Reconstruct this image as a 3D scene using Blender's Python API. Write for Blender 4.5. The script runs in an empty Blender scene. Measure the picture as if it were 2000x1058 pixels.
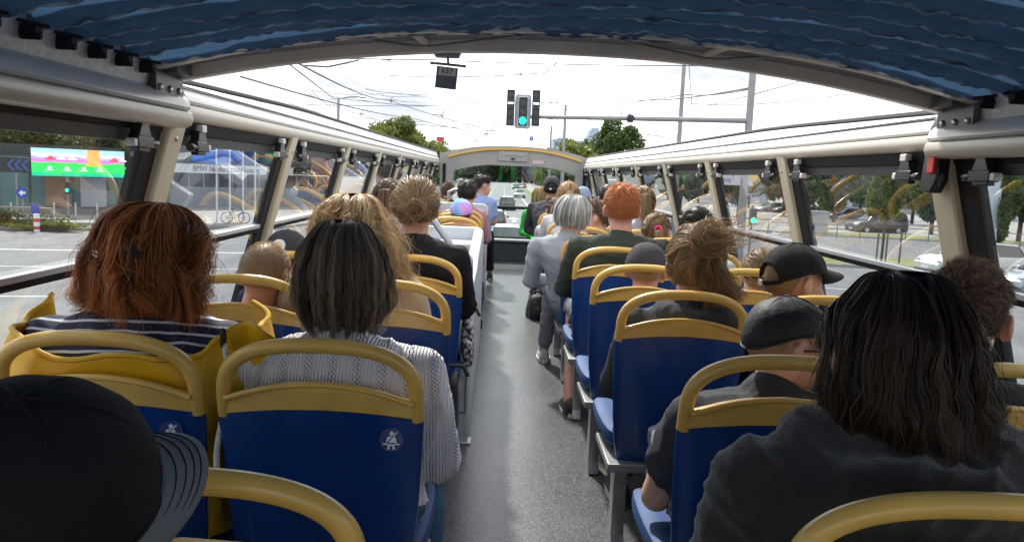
import bpy, bmesh, math, random
import numpy as np
from mathutils import Matrix, Vector
from math import sin, cos, pi, radians, sqrt, atan2, tan

random.seed(7); RNG = np.random.default_rng(7)
scene = bpy.context.scene
COL = scene.collection
CZ = 3.85          # height of the photographer's phone above the road
FL = 2.60          # upper deck floor above the road
CX = 0.165         # centre line of the bus

# ------------------------------------------------------------------ camera
FPX = 1480.0
def _basis():
    th = radians(2.3)
    d = np.array([-24., 189., -FPX]); d /= np.linalg.norm(d)
    r = np.array([cos(th), -sin(th), 0.]); r -= r.dot(d)*d; r /= np.linalg.norm(r)
    u = np.cross(r, d)
    return np.array([r, d, u])
CAMM = _basis()
cam_data = bpy.data.cameras.new('camera')
cam = bpy.data.objects.new('camera', cam_data); COL.objects.link(cam)
cam_data.sensor_width = 36.0; cam_data.lens = FPX/2000*36.0
cam_data.clip_start = 0.05; cam_data.clip_end = 3000
cam.matrix_world = Matrix([list(CAMM[0])+[0], list(CAMM[1])+[0], list(CAMM[2])+[CZ], [0, 0, 0, 1]])
scene.camera = cam
def at(px, py, Y):
    w = CAMM @ np.array([px-1000., 529.-py, -FPX]); w = w*(Y/w[1]); w[2] += CZ
    return w

# ------------------------------------------------------------------ light
SUN_EL, SUN_AZ = 47.0, -16.0       # azimuth from +Y, negative = to the left
world = bpy.data.worlds.new("World"); scene.world = world; world.use_nodes = True
nt = world.node_tree; nt.nodes.clear()
def N(nt, t, **kw):
    n = nt.nodes.new(t)
    for k, v in kw.items(): setattr(n, k, v)
    return n
out = N(nt, 'ShaderNodeOutputWorld'); bg = N(nt, 'ShaderNodeBackground'); bg.inputs[1].default_value = 0.12
sky = N(nt, 'ShaderNodeTexSky', sky_type='NISHITA'); sky.sun_disc = False
sky.sun_elevation = radians(SUN_EL); sky.sun_rotation = radians(SUN_AZ)
sky.air_density = 1.0; sky.dust_density = 2.0
tc = N(nt, 'ShaderNodeTexCoord'); mp = N(nt, 'ShaderNodeMapping'); mp.inputs['Scale'].default_value = (1.0, 1.0, 3.2)
mp.inputs['Location'].default_value = (5.5, 1.1, 0.7)
n1 = N(nt, 'ShaderNodeTexNoise'); n1.inputs['Scale'].default_value = 2.6; n1.inputs['Detail'].default_value = 9; n1.inputs['Roughness'].default_value = .58
n2 = N(nt, 'ShaderNodeTexNoise'); n2.inputs['Scale'].default_value = 4.2; n2.inputs['Detail'].default_value = 8; n2.inputs['Roughness'].default_value = .6
r1 = N(nt, 'ShaderNodeValToRGB'); r1.color_ramp.elements[0].position = .30; r1.color_ramp.elements[1].position = .50
r2 = N(nt, 'ShaderNodeValToRGB'); r2.color_ramp.elements[0].position = .43; r2.color_ramp.elements[1].position = .64
r2.color_ramp.elements[0].color = (11.5, 11.6, 11.8, 1); r2.color_ramp.elements[1].color = (4.2, 4.5, 5.0, 1)
mx = N(nt, 'ShaderNodeMixRGB')
L = nt.links.new
L(tc.outputs['Generated'], mp.inputs[0]); L(mp.outputs[0], n1.inputs[0]); L(mp.outputs[0], n2.inputs[0])
L(n1.outputs[0], r1.inputs[0]); L(n2.outputs[0], r2.inputs[0])
L(r1.outputs[0], mx.inputs[0]); L(sky.outputs[0], mx.inputs[1]); L(r2.outputs[0], mx.inputs[2])
L(mx.outputs[0], bg.inputs[0]); L(bg.outputs[0], out.inputs[0])
sd = bpy.data.lights.new('sun', 'SUN'); sd.energy = 3.8; sd.angle = radians(3.0); sd.color = (1.0, .95, .87)
sun = bpy.data.objects.new('sun', sd); COL.objects.link(sun)
_sv = Vector((sin(radians(SUN_AZ))*cos(radians(SUN_EL)), cos(radians(SUN_AZ))*cos(radians(SUN_EL)), sin(radians(SUN_EL))))
sun.rotation_euler = _sv.to_track_quat('Z', 'Y').to_euler(); sun.location = (0, 0, 50)
scene.view_settings.view_transform = 'Standard'; scene.view_settings.look = 'None'
scene.view_settings.exposure = 0.78; scene.view_settings.gamma = 1.0; scene.view_settings.use_curve_mapping = False
scene.render.engine = 'CYCLES'
scene.cycles.max_bounces = 8; scene.cycles.transparent_max_bounces = 24; scene.cycles.diffuse_bounces = 3
scene.cycles.glossy_bounces = 3; scene.cycles.transmission_bounces = 4; scene.cycles.caustics_reflective = False; scene.cycles.caustics_refractive = False

# ------------------------------------------------------------------ materials
def mat(name, col, rough=.5, metal=0., bump=0., bscale=20., var=0., vscale=4., col2=None, coat=0., spec=.5, sss=0., transl=0., stretch=None, detail=4., coord='Object', emis=None, sheen=0.):
    m = bpy.data.materials.new(name); m.use_nodes = True; t = m.node_tree
    b = t.nodes['Principled BSDF']; b.inputs['Base Color'].default_value = (*col, 1); b.inputs['Roughness'].default_value = rough
    b.inputs['Metallic'].default_value = metal; b.inputs['Specular IOR Level'].default_value = spec
    if coat: b.inputs['Coat Weight'].default_value = coat; b.inputs['Coat Roughness'].default_value = .08
    if sheen: b.inputs['Sheen Weight'].default_value = sheen; b.inputs['Sheen Roughness'].default_value = .5
    if sss:
        b.inputs['Subsurface Weight'].default_value = sss; b.inputs['Subsurface Radius'].default_value = (1, .35, .2); b.inputs['Subsurface Scale'].default_value = .008
    if emis: b.inputs['Emission Color'].default_value = (*col, 1); b.inputs['Emission Strength'].default_value = emis
    co = N(t, 'ShaderNodeTexCoord').outputs[coord]
    if stretch:
        mp = N(t, 'ShaderNodeMapping'); mp.inputs['Scale'].default_value = stretch; t.links.new(co, mp.inputs[0]); co = mp.outputs[0]
    if var or col2:
        n = N(t, 'ShaderNodeTexNoise'); n.inputs['Scale'].default_value = vscale; n.inputs['Detail'].default_value = detail; t.links.new(co, n.inputs[0])
        r = N(t, 'ShaderNodeValToRGB'); r.color_ramp.elements[0].position = .35; r.color_ramp.elements[1].position = .65
        c2 = col2 if col2 else tuple(c*(1-var) for c in col)
        r.color_ramp.elements[0].color = (*c2, 1); r.color_ramp.elements[1].color = (*col, 1)
        t.links.new(n.outputs[0], r.inputs[0]); t.links.new(r.outputs[0], b.inputs['Base Color'])
    if bump:
        n = N(t, 'ShaderNodeTexNoise'); n.inputs['Scale'].default_value = bscale; n.inputs['Detail'].default_value = 5; t.links.new(co, n.inputs[0])
        bp = N(t, 'ShaderNodeBump'); bp.inputs['Strength'].default_value = bump; bp.inputs['Distance'].default_value = .01
        t.links.new(n.outputs[0], bp.inputs['Height']); t.links.new(bp.outputs[0], b.inputs['Normal'])
    if transl:
        tr = N(t, 'ShaderNodeBsdfTranslucent'); ms = N(t, 'ShaderNodeMixShader'); ms.inputs[0].default_value = transl
        tr.inputs[0].default_value = (*col, 1)
        o = t.nodes['Material Output']; t.links.new(b.outputs[0], ms.inputs[1]); t.links.new(tr.outputs[0], ms.inputs[2]); t.links.new(ms.outputs[0], o.inputs[0])
    return m
def glass_mat(name, tint, refl=1.0, haze=.03, ior=1.5):
    m = bpy.data.materials.new(name); m.use_nodes = True; t = m.node_tree; t.nodes.clear()
    o = N(t, 'ShaderNodeOutputMaterial'); tr = N(t, 'ShaderNodeBsdfTransparent'); tr.inputs[0].default_value = (*tint, 1)
    gl = N(t, 'ShaderNodeBsdfGlossy'); gl.inputs['Roughness'].default_value = .0; gl.inputs[0].default_value = (1, 1, 1, 1)
    lw = N(t, 'ShaderNodeLayerWeight'); pw = N(t, 'ShaderNodeMath', operation='POWER'); pw.inputs[1].default_value = 4.2; t.links.new(lw.outputs['Facing'], pw.inputs[0])
    mu = N(t, 'ShaderNodeMath', operation='MULTIPLY_ADD'); mu.inputs[1].default_value = .80*refl; mu.inputs[2].default_value = .075*refl; mu.use_clamp = True
    ms = N(t, 'ShaderNodeMixShader'); t.links.new(pw.outputs[0], mu.inputs[0]); t.links.new(mu.outputs[0], ms.inputs[0])
    t.links.new(tr.outputs[0], ms.inputs[1]); t.links.new(gl.outputs[0], ms.inputs[2])
    df = N(t, 'ShaderNodeBsdfDiffuse'); df.inputs[0].default_value = (.7, .7, .68, 1)
    tcn = N(t, 'ShaderNodeTexCoord'); mp = N(t, 'ShaderNodeMapping'); mp.inputs['Scale'].default_value = (1, 3, 1)
    no = N(t, 'ShaderNodeTexNoise'); no.inputs['Scale'].default_value = 6; no.inputs['Detail'].default_value = 8; no.inputs['Distortion'].default_value = 1.5
    rr = N(t, 'ShaderNodeMapRange'); rr.inputs[1].default_value = .42; rr.inputs[2].default_value = .75; rr.inputs[3].default_value = haze*.3; rr.inputs[4].default_value = haze*3
    t.links.new(tcn.outputs['Object'], mp.inputs[0]); t.links.new(mp.outputs[0], no.inputs[0]); t.links.new(no.outputs[0], rr.inputs[0])
    m2 = N(t, 'ShaderNodeMixShader'); t.links.new(rr.outputs[0], m2.inputs[0]); t.links.new(ms.outputs[0], m2.inputs[1]); t.links.new(df.outputs[0], m2.inputs[2])
    t.links.new(m2.outputs[0], o.inputs[0])
    return m
M = {}
M['blue'] = mat('seat_blue', (.003, .044, .21), .34, var=.25, vscale=9, coat=.25, bump=.03, bscale=60)
def wear(m, c=(.22, .26, .34), amt=.35):
    t = m.node_tree; b = t.nodes['Principled BSDF']; co = N(t, 'ShaderNodeTexCoord').outputs['Object']
    src = b.inputs['Base Color'].links[0].from_socket; mp = N(t, 'ShaderNodeMapping'); mp.inputs['Scale'].default_value = (9, 9, 60); mp.inputs['Rotation'].default_value = (0, .5, 0); t.links.new(co, mp.inputs[0])
    n = N(t, 'ShaderNodeTexNoise'); n.inputs['Scale'].default_value = 3; n.inputs['Detail'].default_value = 9; n.inputs['Distortion'].default_value = .8; t.links.new(mp.outputs[0], n.inputs[0])
    r = N(t, 'ShaderNodeMapRange'); r.inputs[1].default_value = .62; r.inputs[2].default_value = .78; r.inputs[3].default_value = 0; r.inputs[4].default_value = amt; t.links.new(n.outputs[0], r.inputs[0])
    mx = N(t, 'ShaderNodeMixRGB'); mx.inputs[2].default_value = (*c, 1); t.links.new(r.outputs[0], mx.inputs[0]); t.links.new(src, mx.inputs[1]); t.links.new(mx.outputs[0], b.inputs['Base Color'])
    n2 = N(t, 'ShaderNodeTexNoise'); n2.inputs['Scale'].default_value = 6; n2.inputs['Detail'].default_value = 7; t.links.new(co, n2.inputs[0]); r2_ = N(t, 'ShaderNodeMapRange'); r2_.inputs[1].default_value = .35; r2_.inputs[2].default_value = .7; r2_.inputs[3].default_value = .24; r2_.inputs[4].default_value = .52
    t.links.new(n2.outputs[0], r2_.inputs[0]); t.links.new(r2_.outputs[0], b.inputs['Roughness'])
wear(M['blue'], (.05, .10, .26), .5)
M['pan'] = mat('seat_pan_blue', (.006, .060, .20), .68, var=.2, vscale=8)
M['yellow'] = mat('seat_yellow', (.74, .45, .10), .36, var=.16, vscale=10, coat=.2, bump=.02, bscale=80)
wear(M['yellow'], (.45, .30, .12), .5)
M['cream'] = mat('cream_paint', (.68, .62, .46), .38, var=.1, vscale=6, bump=.03, bscale=90)
M['rail'] = mat('rail_cream_metal', (.74, .70, .60), .34, metal=.1, var=.16, vscale=3, stretch=(6, .5, 6), bump=.04, bscale=50)
M['silver'] = mat('silver_extrusion', (.70, .69, .68), .34, metal=.15, var=.2, vscale=2.5, stretch=(8, .6, 8), bump=.03, bscale=60)
M['galv'] = mat('galvanised_plate', (.60, .61, .61), .5, metal=.3, var=.22, vscale=60, bump=.25, bscale=130)
M['black'] = mat('black_rubber', (.012, .012, .014), .6, spec=.3, var=.3, vscale=20, bump=.05, bscale=60)
M['blackgloss'] = mat('black_plastic', (.02, .02, .022), .22, var=.2, vscale=20)
M['greyframe'] = mat('dark_grey_frame', (.09, .095, .10), .4, var=.2, vscale=10)
M['panel'] = mat('side_panel_grey', (.34, .35, .36), .5, var=.15, vscale=5, bump=.03)
M['white'] = mat('white_moulding', (.56, .60, .64), .35, var=.1, vscale=4, bump=.03, bscale=30)
M['hood'] = mat('grey_hood_lining', (.33, .32, .30), .55, var=.1, vscale=4, bump=.05, bscale=30)
M['trimy'] = mat('yellow_trim', (.72, .42, .06), .45, var=.1)
M['bow'] = mat('bow_grey_metal', (.72, .70, .66), .42, metal=.3, var=.2, vscale=5, bump=.05, bscale=60)
M['bowdark'] = mat('bow_dark_lining', (.24, .25, .29), .6, var=.2)
M['legm'] = mat('seat_leg_grey', (.26, .27, .28), .4, metal=.4, var=.2, vscale=12)
M['barw'] = mat('white_glazing_bar', (.66, .68, .70), .3, var=.08)
M['bolt'] = mat('bolt_steel', (.5, .5, .5), .3, metal=.9)
M['red'] = mat('red_plastic', (.55, .02, .02), .3, var=.1)
M['paper'] = mat('white_sign_face', (.88, .90, .92), .4, var=.05)
M['ink'] = mat('black_lettering', (.02, .02, .025), .5)
M['slate'] = mat('slate_board', (.20, .24, .31), .5, var=.15, vscale=8)
M['stick'] = mat('sticker_blue', (.006, .03, .16), .3); M['stickw'] = mat('sticker_white', (.75, .78, .82), .4)
M['sideglass'] = glass_mat('side_window_glass', (.86, .90, .91), 1.25, .045)
M['windglass'] = glass_mat('windscreen_glass', (.80, .90, .88), 1.0, .012)

def floor_mat():
    m = bpy.data.materials.new('speckled_vinyl'); m.use_nodes = True; t = m.node_tree; b = t.nodes['Principled BSDF']
    c = N(t, 'ShaderNodeTexCoord').outputs['Object']
    n = N(t, 'ShaderNodeTexNoise'); n.inputs['Scale'].default_value = 170; n.inputs['Detail'].default_value = 3; t.links.new(c, n.inputs[0])
    n2 = N(t, 'ShaderNodeTexNoise'); n2.inputs['Scale'].default_value = 2.2; n2.inputs['Detail'].default_value = 8; t.links.new(c, n2.inputs[0])
    r = N(t, 'ShaderNodeValToRGB'); e = r.color_ramp.elements; e[0].position = .45; e[0].color = (.042, .046, .049, 1); e[1].position = .70; e[1].color = (.18, .184, .19, 1)
    t.links.new(n.outputs[0], r.inputs[0]); t.links.new(r.outputs[0], b.inputs['Base Color'])
    mr = N(t, 'ShaderNodeMapRange'); mr.inputs[1].default_value = .3; mr.inputs[2].default_value = .7; mr.inputs[3].default_value = .27; mr.inputs[4].default_value = .33
    t.links.new(n2.outputs[0], mr.inputs[0]); t.links.new(mr.outputs[0], b.inputs['Roughness'])
    bp = N(t, 'ShaderNodeBump'); bp.inputs['Strength'].default_value = .22; bp.inputs['Distance'].default_value = .002
    t.links.new(n.outputs[0], bp.inputs['Height']); t.links.new(bp.outputs[0], b.inputs['Normal'])
    return m
M['floor'] = floor_mat()

# ------------------------------------------------------------------ mesh helpers
class MB:
    def __init__(s): s.v = []; s.f = []; s.mi = []; s.cur = 0
    def add(s, vs, fs):
        o = len(s.v); s.v.extend([tuple(float(c) for c in p) for p in vs]); s.f.extend([tuple(i+o for i in f) for f in fs]); s.mi.extend([s.cur]*len(fs)); return s
    def use(s, i): s.cur = i; return s
    def box(s, c, d, R=None):
        vs = [Vector((sx*d[0]/2, sy*d[1]/2, sz*d[2]/2)) for sx in (-1, 1) for sy in (-1, 1) for sz in (-1, 1)]
        if R: vs = [R @ v for v in vs]
        vs = [v+Vector(c) for v in vs]
        return s.add(vs, [(0, 1, 3, 2), (4, 6, 7, 5), (0, 4, 5, 1), (2, 3, 7, 6), (0, 2, 6, 4), (1, 5, 7, 3)])
    def loft(s, rings, cap=True, closed=True):
        n = len(rings[0]); vs = [p for r in rings for p in r]; fs = []
        for i in range(len(rings)-1):
            for j in range(n if closed else n-1):
                k = (j+1) % n; fs.append((i*n+j, i*n+k, (i+1)*n+k, (i+1)*n+j))
        if cap and closed:
            fs.append(tuple(range(n))[::-1]); fs.append(tuple((len(rings)-1)*n+j for j in range(n)))
        return s.add(vs, fs)
    def tube(s, pts, r, segs=10, cap=True, rz=None, closed=False):
        pts = [Vector(p) for p in pts]; n = len(pts); rings = []
        rr = r if hasattr(r, '__len__') else [r]*n
        up = None
        for i, p in enumerate(pts):
            a = pts[(i-1) % n] if (closed or i > 0) else p; b = pts[(i+1) % n] if (closed or i < n-1) else p
            t = (b-a).normalized()
            if up is None:
                up = Vector((0, 0, 1)) if abs(t.z) < .9 else Vector((0, 1, 0))
            x = t.cross(up).normalized(); y = x.cross(t).normalized(); up = y
            rings.append([p + x*cos(2*pi*k/segs)*rr[i] + y*sin(2*pi*k/segs)*(rz if rz else rr[i]) for k in range(segs)])
        if closed: rings.append(rings[0]); cap = False
        return s.loft(rings, cap)
    def capsule(s, a, b, ra, rb, segs=12, nr=4):
        a = Vector(a); b = Vector(b); t = (b-a); l = t.length; t = t/l if l > 1e-6 else Vector((0, 0, 1))
        up = Vector((0, 0, 1)) if abs(t.z) < .9 else Vector((0, 1, 0)); x = t.cross(up).normalized(); y = x.cross(t)
        rings = []
        for i in range(nr+1):
            q = pi/2*(i+.05)/(nr+.05); rings.append([a - t*cos(q)*ra + (x*cos(2*pi*k/segs)+y*sin(2*pi*k/segs))*sin(q)*ra for k in range(segs)])
        for i in range(nr, -1, -1):
            q = pi/2*(i+.05)/(nr+.05); rings.append([b + t*cos(q)*rb + (x*cos(2*pi*k/segs)+y*sin(2*pi*k/segs))*sin(q)*rb for k in range(segs)])
        return s.loft(rings)
    def ell(s, c, r, R=None, segs=20, nr=12):
        rings = []
        for i in range(nr+1):
            q = -pi/2+pi*(i+.02)/(nr+.04)
            ring = [Vector((cos(2*pi*k/segs)*cos(q)*r[0], sin(2*pi*k/segs)*cos(q)*r[1], sin(q)*r[2])) for k in range(segs)]
            if R: ring = [R @ v for v in ring]
            rings.append([v+Vector(c) for v in ring])
        return s.loft(rings)
    def prism(s, outline, axis, a, b):
        # outline: list of 2D pts; axis 'y': pts are (x,z) ; 'x': (y,z) ; 'z': (x,y)
        def P(p, t): return {'y': (p[0], t, p[1]), 'x': (t, p[0], p[1]), 'z': (p[0], p[1], t)}[axis]
        return s.loft([[P(p, a) for p in outline], [P(p, b) for p in outline]])
    def grid(s, nu, nv, fn):
        vs = [fn(i/(nu-1), j/(nv-1)) for i in range(nu) for j in range(nv)]
        return s.add(vs, [(i*nv+j, (i+1)*nv+j, (i+1)*nv+j+1, i*nv+j+1) for i in range(nu-1) for j in range(nv-1)])
    def xf(s, fn): s.v = [tuple(fn(Vector(p))) for p in s.v]; return s
    def build(s, name, m, parent=None, off=(0, 0, 0), smooth=True, bevel=0., solid=0., angle=40, subsurf=0):
        me = bpy.data.meshes.new(name); me.from_pydata(s.v, [], s.f); me.update()
        ms = m if isinstance(m, (list, tuple)) else [m]
        for x in ms: me.materials.append(x)
        if len(ms) > 1: me.polygons.foreach_set('material_index', s.mi)
        bm = bmesh.new(); bm.from_mesh(me); bmesh.ops.recalc_face_normals(bm, faces=bm.faces); bm.to_mesh(me); bm.free()
        o = bpy.data.objects.new(name, me); COL.objects.link(o); o.location = off
        if parent: o.parent = parent
        if solid: md = o.modifiers.new('solid', 'SOLIDIFY'); md.thickness = solid; md.offset = 0
        if bevel: md = o.modifiers.new('bevel', 'BEVEL'); md.width = bevel; md.segments = 2; md.limit_method = 'ANGLE'; md.angle_limit = radians(35)
        if subsurf: md = o.modifiers.new('sub', 'SUBSURF'); md.levels = subsurf; md.render_levels = subsurf
        if smooth:
            me.polygons.foreach_set('use_smooth', [True]*len(me.polygons))
            try: me.set_sharp_from_angle(angle=radians(angle))
            except Exception: pass
        return o
def thing(name, label, cat, loc=(0, 0, 0), group=None, kind=None, rz=0):
    o = bpy.data.objects.new(name, None); COL.objects.link(o); o.location = loc; o.rotation_euler = (0, 0, rz); o.empty_display_size = .1
    tag(o, label, cat, group, kind); return o
def tag(o, label=None, cat=None, group=None, kind=None):
    if label: o['label'] = label
    if cat: o['category'] = cat
    if group: o['group'] = group
    if kind: o['kind'] = kind
    return o
def copy_tree(o, loc=None, rz=None, label=None, parent=None):
    c = o.copy(); COL.objects.link(c)
    if parent is not None: c.parent = parent
    if loc is not None: c.location = loc
    if rz is not None: c.rotation_euler = (0, 0, rz)
    if label: c['label'] = label
    for ch in list(o.children): copy_tree(ch, parent=c)
    return c
def text_mesh(name, s, size, m, parent, loc, rot=(pi/2, 0, 0), extrude=.001, align='CENTER', sx=1.0):
    cu = bpy.data.curves.new('t', 'FONT'); cu.body = s; cu.size = size; cu.extrude = extrude; cu.align_x = align; cu.align_y = 'CENTER'; cu.resolution_u = 2
    to = bpy.data.objects.new('t', cu); COL.objects.link(to)
    dg = bpy.context.evaluated_depsgraph_get(); dg.update()
    me = bpy.data.meshes.new_from_object(to.evaluated_get(dg)); bpy.data.objects.remove(to)
    me.materials.clear(); me.materials.append(m)
    o = bpy.data.objects.new(name, me); COL.objects.link(o); o.parent = parent; o.location = loc; o.rotation_euler = rot; o.scale = (sx, 1, 1)
    return o
def smooth_mesh(mb, voxel, sm=6, disp=0., dscale=.12, seed=0):
    me = bpy.data.meshes.new('tmp'); me.from_pydata(mb.v, [], mb.f); me.update()
    bm = bmesh.new(); bm.from_mesh(me); bmesh.ops.recalc_face_normals(bm, faces=bm.faces); bm.to_mesh(me); bm.free()
    o = bpy.data.objects.new('tmp', me); COL.objects.link(o)
    md = o.modifiers.new('r', 'REMESH'); md.mode = 'VOXEL'; md.voxel_size = voxel; md.adaptivity = 0
    if sm: md = o.modifiers.new('s', 'SMOOTH'); md.factor = .5; md.iterations = sm
    dg = bpy.context.evaluated_depsgraph_get(); dg.update()
    r = bpy.data.meshes.new_from_object(o.evaluated_get(dg)); bpy.data.objects.remove(o); bpy.data.meshes.remove(me)
    n = len(r.vertices); co = np.empty(n*3); r.vertices.foreach_get('co', co); co = co.reshape(-1, 3)
    if disp:
        no = np.empty(n*3); r.vertices.foreach_get('normal', no); no = no.reshape(-1, 3)
        rg = np.random.default_rng(seed); d = np.zeros(n)
        for k in range(9):     # wrinkles: warped sines mostly running across the cloth
            w = rg.normal(size=3); w /= np.linalg.norm(w); w[2] *= .6; fr = 2*pi/dscale*rg.uniform(.5, 1.6)
            ph = co @ w*fr + 1.6*np.sin(co @ rg.normal(size=3)*12+rg.uniform(0, 6))
            amp = .5+.5*np.sin(co @ rg.normal(size=3)*9+rg.uniform(0, 6))
            d += (1-np.abs(np.sin(ph)))**2.2*amp*rg.uniform(.4, 1)
        d -= d.mean(); co = co + no*(d*disp)[:, None]
        r.vertices.foreach_set('co', co.ravel())
    r.polygons.foreach_set('use_smooth', [True]*len(r.polygons)); r.update()
    return r
def mesh_obj(name, me, m, parent, loc=(0, 0, 0)):
    me.materials.clear(); me.materials.append(m); me.name = name
    o = bpy.data.objects.new(name, me); COL.objects.link(o); o.parent = parent; o.location = loc; return o

#==BUS==
# ================================================================== THE BUS
BUSY0, BUSY1 = -1.6, 10.95
bus = thing('tour_bus', 'sightseeing bus upper deck with cream rails, folded blue roof and grey front hood', 'bus', (CX, 5, FL))
BOFF = (-CX, -5, CZ-FL)      # bus parts below are written with z measured from the phone height
def bpart(mb, name, m, parent=None, **k):
    return mb.build(name, m, parent or bus, off=BOFF if parent is None or parent is bus else (0, 0, 0), **k)
FZ = FL-CZ                   # floor in that frame (-1.25)
def halfw(z): return 1.055 + .105*(.135-z)/.38 if z > -.6 else 1.055+.105*.735/.38
def wx(s, z, inn=0.): return CX + s*(halfw(z)-inn)
# floor
mb = MB(); mb.box((CX, (BUSY0+BUSY1)/2, FZ-.04), (2.55, BUSY1-BUSY0, .08)); fl = bpart(mb, 'deck_floor', M['floor'], smooth=False)
# lower walls below the glass
for s in (-1, 1):
    mb = MB(); x0 = wx(s, -.62); mb.box((x0+s*.03, (BUSY0+BUSY1)/2, (FZ-.62)/2), (.06, BUSY1-BUSY0, -.62-FZ)); bpart(mb, 'side_panel', M['panel'], smooth=False)
    mb = MB(); mb.tube([(x0-s*.012, BUSY0, -.615), (x0-s*.012, BUSY1, -.615)], .02, 8); bpart(mb, 'wall_ledge', M['panel'])
# skirting strip along the floor
# cant rails (front run)
def gz(Y): return float(np.interp(Y, [2.1, 3.5, 11], [.215, .248, .272]))
def rail_run(s, y0, y1, inn, dz, name):
    def X(z, i): return CX + s*(1.055 - i)
    ys = np.linspace(y0, y1, 16)
    # lower cream tube face
    def sec(pts): return [[(CX+s*(1.055-i), y, z+dz) for (i, z) in pts] for y in ys]
    low = [(-.03, .112), (inn, .112), (inn+.014, .120), (inn+.020, .135), (inn+.016, .152), (inn+.004, .158), (-.03, .158)]
    mb = MB(); mb.loft(sec(low)); a = bpart(mb, 'cant_rail', M['rail'])
    up = [(-.03, .159), (inn+.006, .159), (inn+.013, .166), (inn+.010, .180), (inn-.004, .196), (inn-.022, .206), (-.03, .206)]
    mb = MB(); mb.loft(sec(up)); bpart(mb, 'rail_extrusion', M['silver'])
    return a
for s in (-1, 1):
    rail_run(s, 2.12, 10.92, .012, 0, 'front')
    rail_run(s, BUSY0, 2.08, .045, -.024, 'rear')
    ys = np.linspace(2.12, 10.9, 24)
    mb = MB(); mb.loft([[(CX+s*1.065, y, .2065), (CX+s*1.045, y, .2065), (CX+s*1.075, y, gz(y)), (CX+s*1.095, y, gz(y))] for y in ys]); bpart(mb, 'roof_gutter', M['galv'])
    mb = MB(); mb.tube([(CX+s*1.085, y, gz(y)+.006) for y in ys], .012, 8); bpart(mb, 'edge_gasket', M['black'])
    # galvanised plate above the rear rail
    mb = MB(); mb.loft([[(CX+s*1.09, y, .172), (CX+s*1.035, y, .172), (CX+s*1.015, y, .27), (CX+s*1.09, y, .27)] for y in (BUSY0, 2.0)]); bpart(mb, 'roof_plate', M['galv'])
    # plastic end cap of the front rail
    mb = MB(); mb.prism([(CX+s*1.06, .150), (CX+s*1.028, .152), (CX+s*1.024, .172), (CX+s*1.036, .205), (CX+s*1.06, .222)], 'y', 2.085, 2.118); bpart(mb, 'rail_end_cap', M['greyframe'], bevel=.004)
# posts, frames, panes, latches
POSTY = [-.35, .93, 2.10, 3.27, 4.44, 5.61, 6.78, 7.95, 9.12, 10.29]
def slab(s, zt, zb, y0, y1, inn, th):
    """upright slab following the lean of the wall, inner face inn inside the wall line"""
    zs = np.linspace(zb, zt, 4)
    return [[(wx(s, z, inn), y0, z), (wx(s, z, inn), y1, z), (wx(s, z, inn-th), y1, z), (wx(s, z, inn-th), y0, z)] for z in zs]
latch0 = None
def make_latch(s, y, d):
    z = .055; x = wx(s, z, .012); mb = MB(); mb.use(0)
    mb.box((x-s*.022, y, z-.012), (.028, .085, .030)); mb.box((x-s*.020, y, z-.030), (.022, .060, .012))
    mb.prism([(y-.035, z), (y+.035, z), (y+.018, z+.034), (y-.018, z+.034)], 'x', x-s*.008, x-s*.034)
    mb.tube([(x-s*.024, y+d*.040, z-.014), (x-s*.024, y+d*.075, z-.014)], .012, 10)
    mb.use(1); mb.box((x-s*.030, y, z+.040), (.020, .034, .022)); mb.box((x-s*.024, y-d*.052, z-.014), (.022, .020, .020))
    bpart(mb, 'window_latch', [M['blackgloss'], M['silver']], bevel=.003)
for s in (-1, 1):
    for i, y in enumerate(POSTY):
        w = .075 if i != 2 else .10
        mb = MB(); mb.loft(slab(s, .130, -.60, y-w/2, y+w/2, .030, .05)); p = bpart(mb, 'window_post', M['cream'], bevel=.008)
        if 0 < i:
            mb = MB(); z = .06; mb.ell((wx(s, z, .031), y, z), (.004, .007, .007)); mb.build('screw', M['bolt'], p)
    ends = POSTY + [10.93]
    for i in range(len(ends)-1):
        a = ends[i]+(.05 if i == 2 else .0375); b = ends[i+1]-(.05 if i+1 == 2 else .0375)
        if i == len(ends)-2: b = 10.9
        mb = MB()
        mb.loft(slab(s, .112, .075, a, b, .012, .03))
        mb.loft(slab(s, .075, -.60, b-.085, b-.002, .010, .03)); mb.loft(slab(s, .075, -.60, a+.002, a+.022, .010, .03))
        mb.loft(slab(s, -.262, -.280, a+.022, b-.085, .010, .022))
        fr = bpart(mb, 'window_frame', M['black'], bevel=.003, smooth=False)
        mb = MB(); mb.loft(slab(s, .0747, .045, a+.022, b-.085, .002, .012)); mb.build('top_strip', M['greyframe'], fr, smooth=False)
        mb = MB(); mb.loft(slab(s, -.245, -.2615, a+.022, b-.085, .016, .02)); mb.build('middle_bar', M['barw'], fr, bevel=.003)
        mb = MB(); mb.add([(wx(s, .075), a+.02, .075), (wx(s, .075), b-.08, .075), (wx(s, -.6), b-.08, -.6), (wx(s, -.6), a+.02, -.6)], [(0, 1, 2, 3)])
        bpart(mb, 'window_pane', M['sideglass'], smooth=False)
        if i > 0 and b-a > .5:
            make_latch(s, b-.16, 1); make_latch(s, a+.10, -1)
# red emergency hammer box
mb = MB(); mb.use(0); x = wx(1, .07, .03)
mb.prism([(2.05, .135), (2.10, .125), (2.115, .0), (2.06, -.005), (2.035, .03), (2.035, .10)], 'x', x, x-.035); mb.use(1); mb.box((x-.038, 2.055, .070), (.012, .034, .045))
bpart(mb, 'hammer_box', [M['blackgloss'], M['red']], bevel=.004)
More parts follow.
